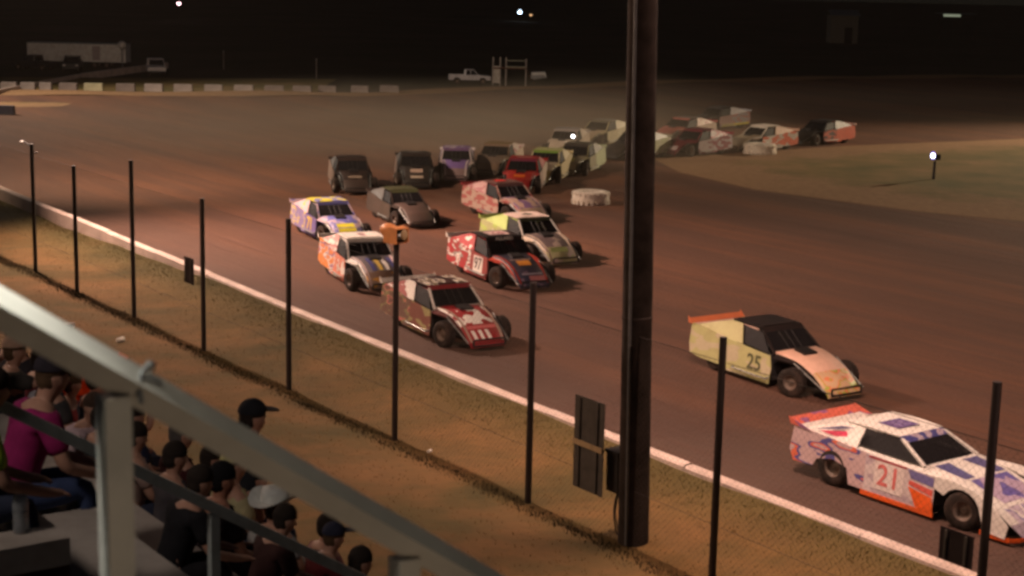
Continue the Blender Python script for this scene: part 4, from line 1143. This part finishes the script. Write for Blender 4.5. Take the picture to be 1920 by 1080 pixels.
b = MB(); u0 = 3.4 + .75 * 4 - .34
b.plate([uv(u0 + .75, V0, seat_z(4)), uv(u0 + .75, V1, seat_z(4)), uv(u0 + .75, V1, 0), uv(u0 + .75, V0, 0)], UX * -.06); gkid(b.build('front_wall', M['endboard']))
# section under the camera
gs2 = empty('grandstand', uv(1.4, 0), 0, 'stepped concrete grandstand section under the near hand rail', 'grandstand')
for k in range(-6, 1):
    u0 = 3.4 + .75 * k - .34; z = seat_z(k) - .45
    b = MB(); b.plate([uv(u0, -2.5, z), uv(u0 + .75, -2.5, z), uv(u0 + .75, 4, z), uv(u0, 4, z)], (0, 0, -.3)); o = b.build('tread', M['conc']); o.parent = gs2; o.matrix_parent_inverse = Matrix.Translation(-uv(1.4, 0))

# the near hand rail
RAILROLL = 37
hr = empty('hand_rail', (-.75, 2.35, 6.6), 0, 'thick grey square hand rail sloping down across the lower left', 'hand rail')
def hk(o, par, org): o.parent = par; o.matrix_parent_inverse = Matrix.Translation(-Vector(org)); return o
org = (-.75, 2.35, 6.6)
A0 = Vector((-.75, 2.35, 8.1)); DR = Vector((.815, .578, -.69)); DRn = DR.normalized()
b = MB(); b.bar(A0 - DR * 1.2, A0 + DR * 1.9, .043, .043, R(RAILROLL)); hk(b.build('top_rail', M['rail']), hr, org)
RAILPOSTS = [(.17, .042), (.70, .042), (1.5, .042), (-.6, .042)]
for t, w in RAILPOSTS:
    p0 = A0 + DR * t - Vector((0, 0, .036))
    b = MB(); b.box((p0.x, p0.y, p0.z - .85), (w, w, 1.7), ROT); hk(b.build('rail_post', M['rail']), hr, org)
p0 = A0 + DR * .222 + Vector((.0, 0, .04))
b = MB(); q = p0 + Vector((.010, -.006, 0)); pr = None
for k in range(7):
    t = k / 6; c = q + Vector((-.012 * math.sin(t * 2.4), -.030 * t, .004 - .055 * t * t))
    if pr is not None: b.tube(pr, c, .0045, None, 6)
    pr = c
b.ball(q + Vector((0, 0, .002)), .009); hk(b.build('hook_bolt', M['steel']), hr, org)

# the second, further rail
hr2 = empty('guard_rail', (-1.5, 6.9, 5.2), 0, 'thin grey guard rail with a post in front of the seated spectators', 'guard rail')
org2 = (-1.5, 6.9, 5.2)
A2 = Vector((-2.18, 6.77, 6.74)); D2 = Vector((.815, .578, -.64))
b = MB(); b.bar(A2 - D2 * 2.0, A2 + D2 * 3.2, .05, .05); hk(b.build('top_rail', M['galv']), hr2, org2)
for t in (.985, -.9, 2.8):
    p0 = A2 + D2 * t - Vector((0, 0, .03))
    b = MB(); b.box((p0.x, p0.y, p0.z - .8), (.045, .045, 1.6), ROT); hk(b.build('rail_post', M['galv']), hr2, org2)

# unseen lamps: one at the rail end, two added rail lights, one over benches
def add_unseen_lamp(pos, aim, w, col, cone, r=.1):
    o = empty('unseen_lamp', pos, 0, None, None)
    l = bpy.data.lights.new('unseen_lamp_light', 'SPOT'); l.energy = w; l.color = col; l.shadow_soft_size = r; l.spot_size = R(cone); l.spot_blend = .7
    p_ = bpy.data.objects.new('unseen_lamp_light', l); COL.objects.link(p_); p_.location = pos
    p_.rotation_euler = (Vector(aim) - Vector(pos)).to_track_quat('-Z', 'Y').to_euler()
    bpy.data.objects.remove(o)
add_unseen_lamp((-1.05, 2.2, 8.75), (-.86, 2.27, 8.19), 130, (.97, .99, .93), 34, .05)
add_unseen_lamp((-1.04, 1.52, 10.3), (-.42, 2.55, 7.75), 56, (1, .93, .78), 42, .12)  # added to brighten the rail from above, no known lamp there
add_unseen_lamp((.35, 1.3, 6.9), (-.42, 2.55, 7.75), 15, (1, .76, .54), 75, .15)  # low warm light added for the rail's lower face, no known source
add_unseen_lamp(uv(-2.5, -6, 12.0), uv(4, -11, 5), 800, (1, .86, .76), 70, .5)

# pale post standing at the far lower edge of the stand
o = empty('aisle_post', uv(5.5, -15.2, seat_z(3)), 0, 'thin pink white post rising behind the seated crowd', 'post')
b = MB(); b.box((0, 0, .55), (.07, .07, 1.5)); b.build('shaft', M['white'], o); b = MB(); b.box((0, 0, 1.32), (.09, .09, .04)); b.build('cap', M['white'], o)

# ------------------------------------------------------------------ spectators
def skin_mesh(name, verts, edges, sub=1):
    m = bpy.data.meshes.new(name + '_cage'); m.from_pydata([v[:3] for v in verts], edges, [])
    o = bpy.data.objects.new(name, m); COL.objects.link(o)
    md = o.modifiers.new('skin', 'SKIN'); md.use_smooth_shade = True
    sk = m.skin_vertices[0].data
    for i, v in enumerate(verts):
        r = v[3]; sk[i].radius = (r, r) if not isinstance(r, tuple) else r
        sk[i].use_root = (i == 0)
    s_ = o.modifiers.new('sub', 'SUBSURF'); s_.levels = sub; s_.render_levels = sub
    dg = bpy.context.evaluated_depsgraph_get(); dg.update()
    r = bpy.data.meshes.new_from_object(o.evaluated_get(dg)); r.name = name
    bpy.data.objects.remove(o)
    for p_ in r.polygons: p_.use_smooth = True
    return r

POSES = {}
def pose(kind):
    if kind in POSES: return POSES[kind]
    lean = {'sit': .05, 'lean': .22, 'armup': .04, 'phone': .08, 'stand': .02}[kind]
    stand = kind == 'stand'
    ph = .92 if stand else .10          # pelvis height over the seat
    def sp(h): return lean * (h / .55)
    V = []; E = []
    def add(x, y, z, r, par=None):
        V.append((x, y, z, r)); i = len(V) - 1
        if par is not None: E.append((par, i))
        return i
    pel = add(0, 0, ph, .125)
    ab = add(sp(.18), 0, ph + .18, .115, pel)
    ch = add(sp(.36), 0, ph + .36, .13, ab)
    up = add(sp(.47), 0, ph + .46, .105, ch)
    nk = add(sp(.55) + .01, 0, ph + .545, .055, up)
    hd0 = add(sp(.60) + .03, 0, ph + .62, .075, nk)
    hd1 = add(sp(.66) + .035, 0, ph + .70, .080, hd0)
    hd2 = add(sp(.70) + .03, 0, ph + .765, .062, hd1)
    add(sp(.66) + .12, 0, ph + .665, .016, hd1)     # nose
    for s in (-1, 1): add(sp(.66) + .025, s * .088, ph + .68, .020, hd1)   # ears
    torso = [pel, ab, ch, up]
    arms = {}; legs = {}
    for s in (-1, 1):
        sx = sp(.47)
        sh = add(sx, s * .19, ph + .455, .062, up)
        if kind == 'armup' and s < 0:
            el = add(sx + .20, s * .28, ph + .42, .046, sh); wr = add(sx + .28, s * .18, ph + .66, .033, el); dv = Vector((.02, -.02 * s, .09))
        elif kind == 'phone':
            el = add(sx + .12, s * .23, ph + .22, .046, sh); wr = add(sx + .32, s * .10, ph + .40, .033, el); dv = Vector((.06, -.02 * s, .06))
        elif stand:
            el = add(sx - .02, s * .26, ph + .17, .046, sh); wr = add(sx + .06, s * .27, ph - .06, .033, el); dv = Vector((.02, 0, -.09))
        else:
            el = add(sx + .06, s * .27, ph + .20, .046, sh); wr = add(sx + .28 + lean * .3, s * .17, ph + .08, .033, el); dv = Vector((.085, -.02 * s, -.02))
        w = Vector(V[wr][:3])
        pm = add(*(w + dv * .7), .03, wr)
        pd = Vector(V[pm][:3]); side = dv.cross(Vector((0, 0, 1))); side = side.normalized() if side.length > .01 else Vector((0, 1, 0))
        for j, (f, ln) in enumerate(((-.03, .75), (-.01, .9), (.01, .85), (.03, .65))):
            a1 = pd + side * f + dv * .45; a2 = a1 + dv * ln * .5 + Vector((0, 0, -.012))
            i1 = add(*a1, .011, pm); add(*a2, .009, i1)
        th = pd + side * (.045 * s) + dv * .15; add(*th, .012, pm)
        arms[s] = (sh, el, wr)
        hp = add(.02, s * .10, ph - .01, .095, pel)
        if stand:
            kn = add(.03, s * .11, ph - .44, .06, hp); ank = add(.0, s * .11, .09, .04, kn)
        else:
            kn = add(.43, s * .13, ph + .02, .066, hp); ank = add(.44 + .05 * s, s * .13, -.39, .042, kn)
        az = V[ank][2]
        toe = add(V[ank][0] + .15, s * .13, az - .045, .034, ank)
        legs[s] = (hp, kn, ank, toe)
    body = skin_mesh('body', V, E)
    def sub(idx, edges, grow, cut=None, extra=None):
        mp = {i: k for k, i in enumerate(idx)}
        vs = [(*V[i][:3], V[i][3] + grow) for i in idx]
        if cut:
            for (i, frac, par) in cut:
                a_, b_ = Vector(V[par][:3]), Vector(V[i][:3]); c_ = a_ + (b_ - a_) * frac
                vs.append((*c_, V[i][3] + grow + .004)); edges = edges + [(par, 'c%d' % (len(vs) - 1))]
        if extra:
            vs.append(extra); edges = edges + [(idx[0], 'c%d' % (len(vs) - 1))]
        es = []
        for a_, b_ in edges:
            es.append((mp[a_], mp[b_] if not isinstance(b_, str) else int(b_[1:])))
        return vs, es
    idx = torso + [arms[-1][0], arms[1][0]]
    ed = [(pel, ab), (ab, ch), (ch, up), (up, arms[-1][0]), (up, arms[1][0])]
    shirt = skin_mesh('shirt', *sub(idx, ed, .024, [(arms[-1][1], .75, arms[-1][0]), (arms[1][1], .75, arms[1][0]), (nk, .45, up)], (-.015, 0, ph - .07, .140)))
    idx = [pel] + [i for s in (-1, 1) for i in legs[s][:2]]
    ed = [(pel, legs[-1][0]), (pel, legs[1][0]), (legs[-1][0], legs[-1][1]), (legs[1][0], legs[1][1])]
    trousers = skin_mesh('trousers', *sub(idx, ed, .016, [(legs[-1][2], .9, legs[-1][1]), (legs[1][2], .9, legs[1][1])], (sp(.07), 0, ph + .07, .128)))
    shoes = []
    for s in (-1, 1):
        a_, t_ = Vector(V[legs[s][2]][:3]), Vector(V[legs[s][3]][:3])
        b = MB(); b.ball((a_ + t_) / 2 + Vector((.0, 0, -.015)), .1, 1.45, .5, .45, 10, 6); shoes.append(b.mesh('shoe'))
    hc = Vector(V[hd1][:3]) + Vector((-.012, 0, .022))
    def hairm(long):
        b = MB(); b.ball(hc, .106, 1.0, .88, 1.0, 16, 8, -.15)
        b.ball(hc + Vector((-.03, 0, -.04)), .088, .85, .95, 1.1, 14, 8)
        if long:
            b.ball(hc + Vector((-.05, 0, -.15)), .085, .65, 1.05, 1.7, 12, 8)
        return b.mesh('hair')
    def capm():
        b = MB(); b.ball(hc + Vector((0, 0, .01)), .113, 1.02, .9, .95, 16, 8, .02)
        b.plate([hc + Vector((.09, -.085, .02)), hc + Vector((.09, .085, .02)), hc + Vector((.20, .06, .0)), hc + Vector((.215, 0, -.002)), hc + Vector((.20, -.06, .0))], (0, 0, .012)); return b.mesh('cap')
    def cowboym():
        b = MB(); b.lathe([(.128, 0), (.125, .06), (.11, .115), (.06, .125), (.001, .10)], 'z', 18, hc + Vector((0, 0, .035)))
        n = 24; vs = []; fs = []
        for i in range(n):
            t = 2 * math.pi * i / n
            for r, zz in ((.118, .0), (.19, .0), (.225, .0)):
                lift = (abs(math.sin(t)) ** 3) * max(0, (r - .12)) * .75
                vs.append(hc + Vector((r * 1.12 * math.cos(t), r * math.sin(t) * .95, .035 + lift)))
        for i in range(n):
            j = (i + 1) % n
            for k in (0, 1): fs.append((i * 3 + k, i * 3 + k + 1, j * 3 + k + 1, j * 3 + k))
        b.add(vs, fs, True); b.add([v + Vector((0, 0, .008)) for v in vs], fs, True)
        return b.mesh('cowboy_hat')
    eye = MB().ball((0, 0, 0), .013, n=8, m=6).mesh('eye')
    mouth = MB().box((hc.x + .088, 0, hc.z - .085), (.02, .05, .012)).mesh('mouth')
    POSES[kind] = dict(body=body, shirt=shirt, trousers=trousers, shoes=shoes, hair=hairm(False), longhair=hairm(True), cap=capm(), cowboy=cowboym(), eye=eye, mouth=mouth, hc=hc,
                       hand=Vector(V[arms[-1][2]][:3]), headz=V[hd1][2])
    return POSES[kind]

def cloth(c):
    return plain('cloth_%.3f_%.3f_%.3f' % c, c, .9, 0, .2, 9)
def person(row, v, headh, kind, label, shirt, trousers, hair=None, hat=None, skin=(.42, .22, .15), turn=0.0, du=0.0, long=False):
    P = pose(kind)
    z = seat_z(row) if kind != 'stand' else seat_z(row + 1)
    sc = headh / P['headz'] if kind != 'stand' else (headh + .48) / P['headz']
    sc = max(.72, min(1.16, sc))
    o = empty('person', uv(3.4 + .75 * row + du, v, z + .002), ROT + R(turn), label, 'person', 'spectators in the grandstand', sc)
    link('body', P['body'], o, plain('skin_%.2f' % skin[0], skin, .6, 0, .1, 8))
    link('shirt', P['shirt'], o, cloth(shirt)); link('trousers', P['trousers'], o, cloth(trousers))
    for s in P['shoes']: link('shoe', s, o, M['black'])
    if hair: link('hair', P['longhair'] if long else P['hair'], o, cloth(hair))
    if hat: link('cowboy_hat' if hat[0] == 'cowboy' else 'cap', P[hat[0]], o, cloth(hat[1]))
    for s in (-1, 1):
        e = link('eye', P['eye'], o, M['black']); e.location = P['hc'] + Vector((.086, s * .033, -.03))
    link('mouth', P['mouth'], o, cloth((.25, .08, .07)))
    return o, P, sc
dk = (.028, .020, .016); br = (.085, .048, .026); dj = (.03, .035, .06); blk = (.015, .014, .016)
person(2, -15.2, .84, 'sit', 'spectator with dark hair at the far left, highest of the left group', (.04, .035, .04), dj, dk, turn=10)
person(1, -12.93, .73, 'armup', 'spectator in a pale tan cap at the left edge with raised arm', (.06, .05, .045), dj, br, ('cap', (.42, .26, .18)), turn=-5)
person(2, -14.52, .72, 'sit', 'dark haired spectator in a wine red top in the left group', (.14, .02, .035), dj, dk)
person(1, -12.04, .76, 'sit', 'spectator with long brown hair in front of the orange shirt', (.05, .045, .045), dj, (.07, .04, .025), long=True)
person(1, -12.45, .50, 'lean', 'small spectator with light brown hair in a white top', (.46, .42, .44), (.12, .1, .1), (.16, .09, .045), turn=6)
person(3, -16.2, .89, 'sit', 'spectator with dark hair and yellow collar beyond the orange shirt', (.45, .32, .03), dj, dk)
o, P, sc = person(3, -15.85, .93, 'phone', 'spectator in a bright orange red shirt', (.90, .07, .012), dj, (.05, .02, .02), ('cap', (.10, .02, .03)))
t = empty('paper_sheet', o.matrix_basis @ (P['hand'] + Vector((.12, .06, .10))), ROT, 'folded orange paper held up beside the orange shirt', 'paper')
b = MB(); b.plate([(-.02, -.12, -.05), (.05, -.12, .12), (.05, .12, .12), (-.02, .12, -.05)], (.004, 0, 0)); b.build('sheet', plain('orange_paper', (.75, .22, .10), .8), t)
person(2, -13.12, .84, 'sit', 'spectator with dark hair and bare arm just left of the rail post', (.02, .018, .03), (.02, .02, .03), dk, skin=(.40, .16, .10))
person(1, -11.44, .65, 'lean', 'small child with pale face and pink white clothes behind the guard rail', (.62, .45, .47), (.55, .42, .44), (.06, .035, .025), turn=-70)
person(1, -11.04, .60, 'sit', 'spectator in black beside the rail post', blk, blk, dk)
person(-1, -8.3, .72, 'lean', 'heavy spectator in a magenta shirt and blue jeans leaning forward', (.26, .018, .10), (.035, .05, .11), br, ('cap', (.03, .024, .03)), skin=(.42, .24, .16))
person(-2, -6.8, .60, 'lean', 'spectator in a lime green shirt at the left edge of the picture', (.42, .58, .06), (.03, .035, .06), dk)
person(2, -11.38, .77, 'sit', 'spectator with greying hair in a black and red jacket right of the rail post', (.05, .012, .014), blk, (.10, .085, .08))
person(1, -10.4, .63, 'sit', 'dark haired spectator half hidden by the rail post', (.30, .2, .17), dj, dk)
person(2, -11.0, .66, 'sit', 'dark haired spectator beside the greying man', (.05, .04, .045), dj, dk, du=.08)
person(1, -9.75, .65, 'sit', 'spectator with a round head of dark hair in a dark grey shirt', (.07, .06, .065), dj, dk)
person(2, -10.55, .74, 'sit', 'spectator in a pale yellow cap', (.42, .36, .2), dj, br, ('cap', (.52, .48, .22)), du=.05)
person(1, -9.04, .69, 'sit', 'black haired spectator in a black shirt with red print at the front', (.025, .018, .02), blk, (.01, .009, .01), skin=(.36, .16, .10))
person(3, -12.0, .93, 'sit', 'spectator in a purple shirt beyond the yellow cap', (.10, .03, .20), dj, dk)
person(2, -9.75, .64, 'sit', 'spectator in a white cowboy hat', (.34, .33, .32), dj, br, ('cowboy', (.62, .62, .58)), turn=20)
person(3, -11.62, 1.23, 'stand', 'standing spectator in a dark cap seen above the near hand rail', (.03, .03, .035), dj, dk, ('cap', (.018, .018, .022)))
person(2, -8.6, .62, 'sit', 'dark haired spectator at the lower right end of the stand', blk, blk, dk)
person(2, -9.2, .48, 'lean', 'spectator in a maroon shirt leaning forward under the guard rail', (.10, .014, .016), dj, br, ('cap', (.03, .03, .05)))
person(1, -8.45, .55, 'lean', 'spectator in a dark brown shirt bending over at the stand end', (.045, .02, .018), dj, dk)

person(0, -12.1, .66, 'sit', 'dark haired spectator in a charcoal jacket just left of the magenta shirt', (.03, .028, .03), dj, dk)
person(1, -13.9, .72, 'phone', 'spectator in a dull olive shirt holding up both hands in the left group', (.07, .07, .04), dj, br)
person(2, -13.7, .66, 'sit', 'spectator in a faded red top between the long brown hair and the orange shirt', (.30, .05, .045), dj, br)
person(3, -14.4, .74, 'armup', 'spectator in a tan shirt with one bare arm raised beyond the rail post', (.30, .20, .13), dj, br)
person(3, -10.4, .66, 'sit', 'spectator in a dusty pink top beyond the cowboy hat', (.36, .18, .17), dj, dk)
person(2, -12.3, .70, 'sit', 'spectator in a navy shirt nearest behind the rail post in the third row', (.02, .022, .045), blk, dk)
person(0, -8.0, .50, 'lean', 'spectator in black bending low beside the thin rail post', blk, blk, dk)
# small things
o = empty('water_bottle', uv(2.16, -6.62, seat_z(-2) + .001), 0, 'clear plastic water bottle standing on the pale step', 'bottle')
m, nt, bs = new_mat('clear_plastic'); bs.inputs['Transmission Weight'].default_value = .8; bs.inputs['Roughness'].default_value = .1; bs.inputs['Base Color'].default_value = (.85, .88, .9, 1)
b = MB(); b.lathe([(.001, 0), (.033, 0), (.034, .02), (.032, .07), (.034, .12), (.03, .155), (.014, .185), (.013, .20)], 'z', 14); b.build('bottle_body', m, o)
b = MB(); b.lathe([(.015, .198), (.015, .218), (.001, .218)], 'z', 12); b.build('bottle_cap', M['white'], o)
for (x, y, l, c) in ((-9.0, 36.8, 'crumpled white paper cup lying on the grass above the hand rail', M['white']), (-1.42, 28.4, 'tiny white paper scrap lying on the grass by the fence weeds', M['white'])):
    aa = Vector((x, y, 0)).dot(AX); nn = Vector((x, y, 0)).dot(NX)
    o = empty('paper_cup', (x, y, verge_h(aa, nn) + .05), 1.0, l, 'litter'); s = .9 if x < -5 else .45
    b = MB(); b.lathe([(.001, -.10), (.05, -.10), (.07, .10), (.064, .10), (.045, -.09)], 'x', 10); o.scale = (s, s, s); b.build('cup', c, o)

# dusty night air round the whole place
def haze_box(name, lo, hi, dens, col, kind_label=None):
    b = MB(); b.box(((lo[0] + hi[0]) / 2, (lo[1] + hi[1]) / 2, (lo[2] + hi[2]) / 2), (hi[0] - lo[0], hi[1] - lo[1], hi[2] - lo[2]))
    m = bpy.data.materials.new(name); m.use_nodes = True; nt = m.node_tree; nt.nodes.clear()
    out = nt.nodes.new('ShaderNodeOutputMaterial'); v = nt.nodes.new('ShaderNodeVolumePrincipled')
    v.inputs['Density'].default_value = dens; v.inputs['Color'].default_value = (*col, 1); v.inputs['Anisotropy'].default_value = .2
    nt.links.new(v.outputs[0], out.inputs['Volume'])
    o = b.build(name, m); tag(o, kind='stuff'); return o
haze_box('haze', (-620, -70, -1.05), (620, 720, 17.9), HAZE, (.80, .68, .58))

def dust(c, r, dens, label):
    """a soft bank of dust: thickest in the middle, thinning out to nothing at its edge"""
    b = MB(); b.ball((0, 0, 0), 1.0, 1, 1, 1, 28, 14)
    m = bpy.data.materials.new('dust'); m.use_nodes = True; nt = m.node_tree; nt.nodes.clear()
    out = nt.nodes.new('ShaderNodeOutputMaterial'); v = nt.nodes.new('ShaderNodeVolumePrincipled')
    co = coord(nt)
    g = nt.nodes.new('ShaderNodeTexGradient'); g.gradient_type = 'SPHERICAL'
    nt.links.new(co, g.inputs[0])
    n = noise(nt, co, 2.2, 2, .5)
    f = math_n(nt, 'MULTIPLY', g.outputs['Fac'], math_n(nt, 'MULTIPLY', n, dens * 2))
    nt.links.new(f, v.inputs['Density']); v.inputs['Color'].default_value = (.82, .71, .56, 1)
    nt.links.new(v.outputs[0], out.inputs['Volume'])
    o = b.build('dust_cloud', m); o.location = c; o.scale = r
    tag(o, label, 'dust', None, 'stuff')
dust((-6, 83, 0), (23, 21, 3.3), .027, 'brown dust hanging over the turn behind the pack')
dust((4, 86, 0), (13, 12, 4.0), .019, 'thicker brown dust behind the cars left of the pole')
dust((24, 113, 0), (55, 26, 1.2), .014, 'thin grey dust over the far banking')
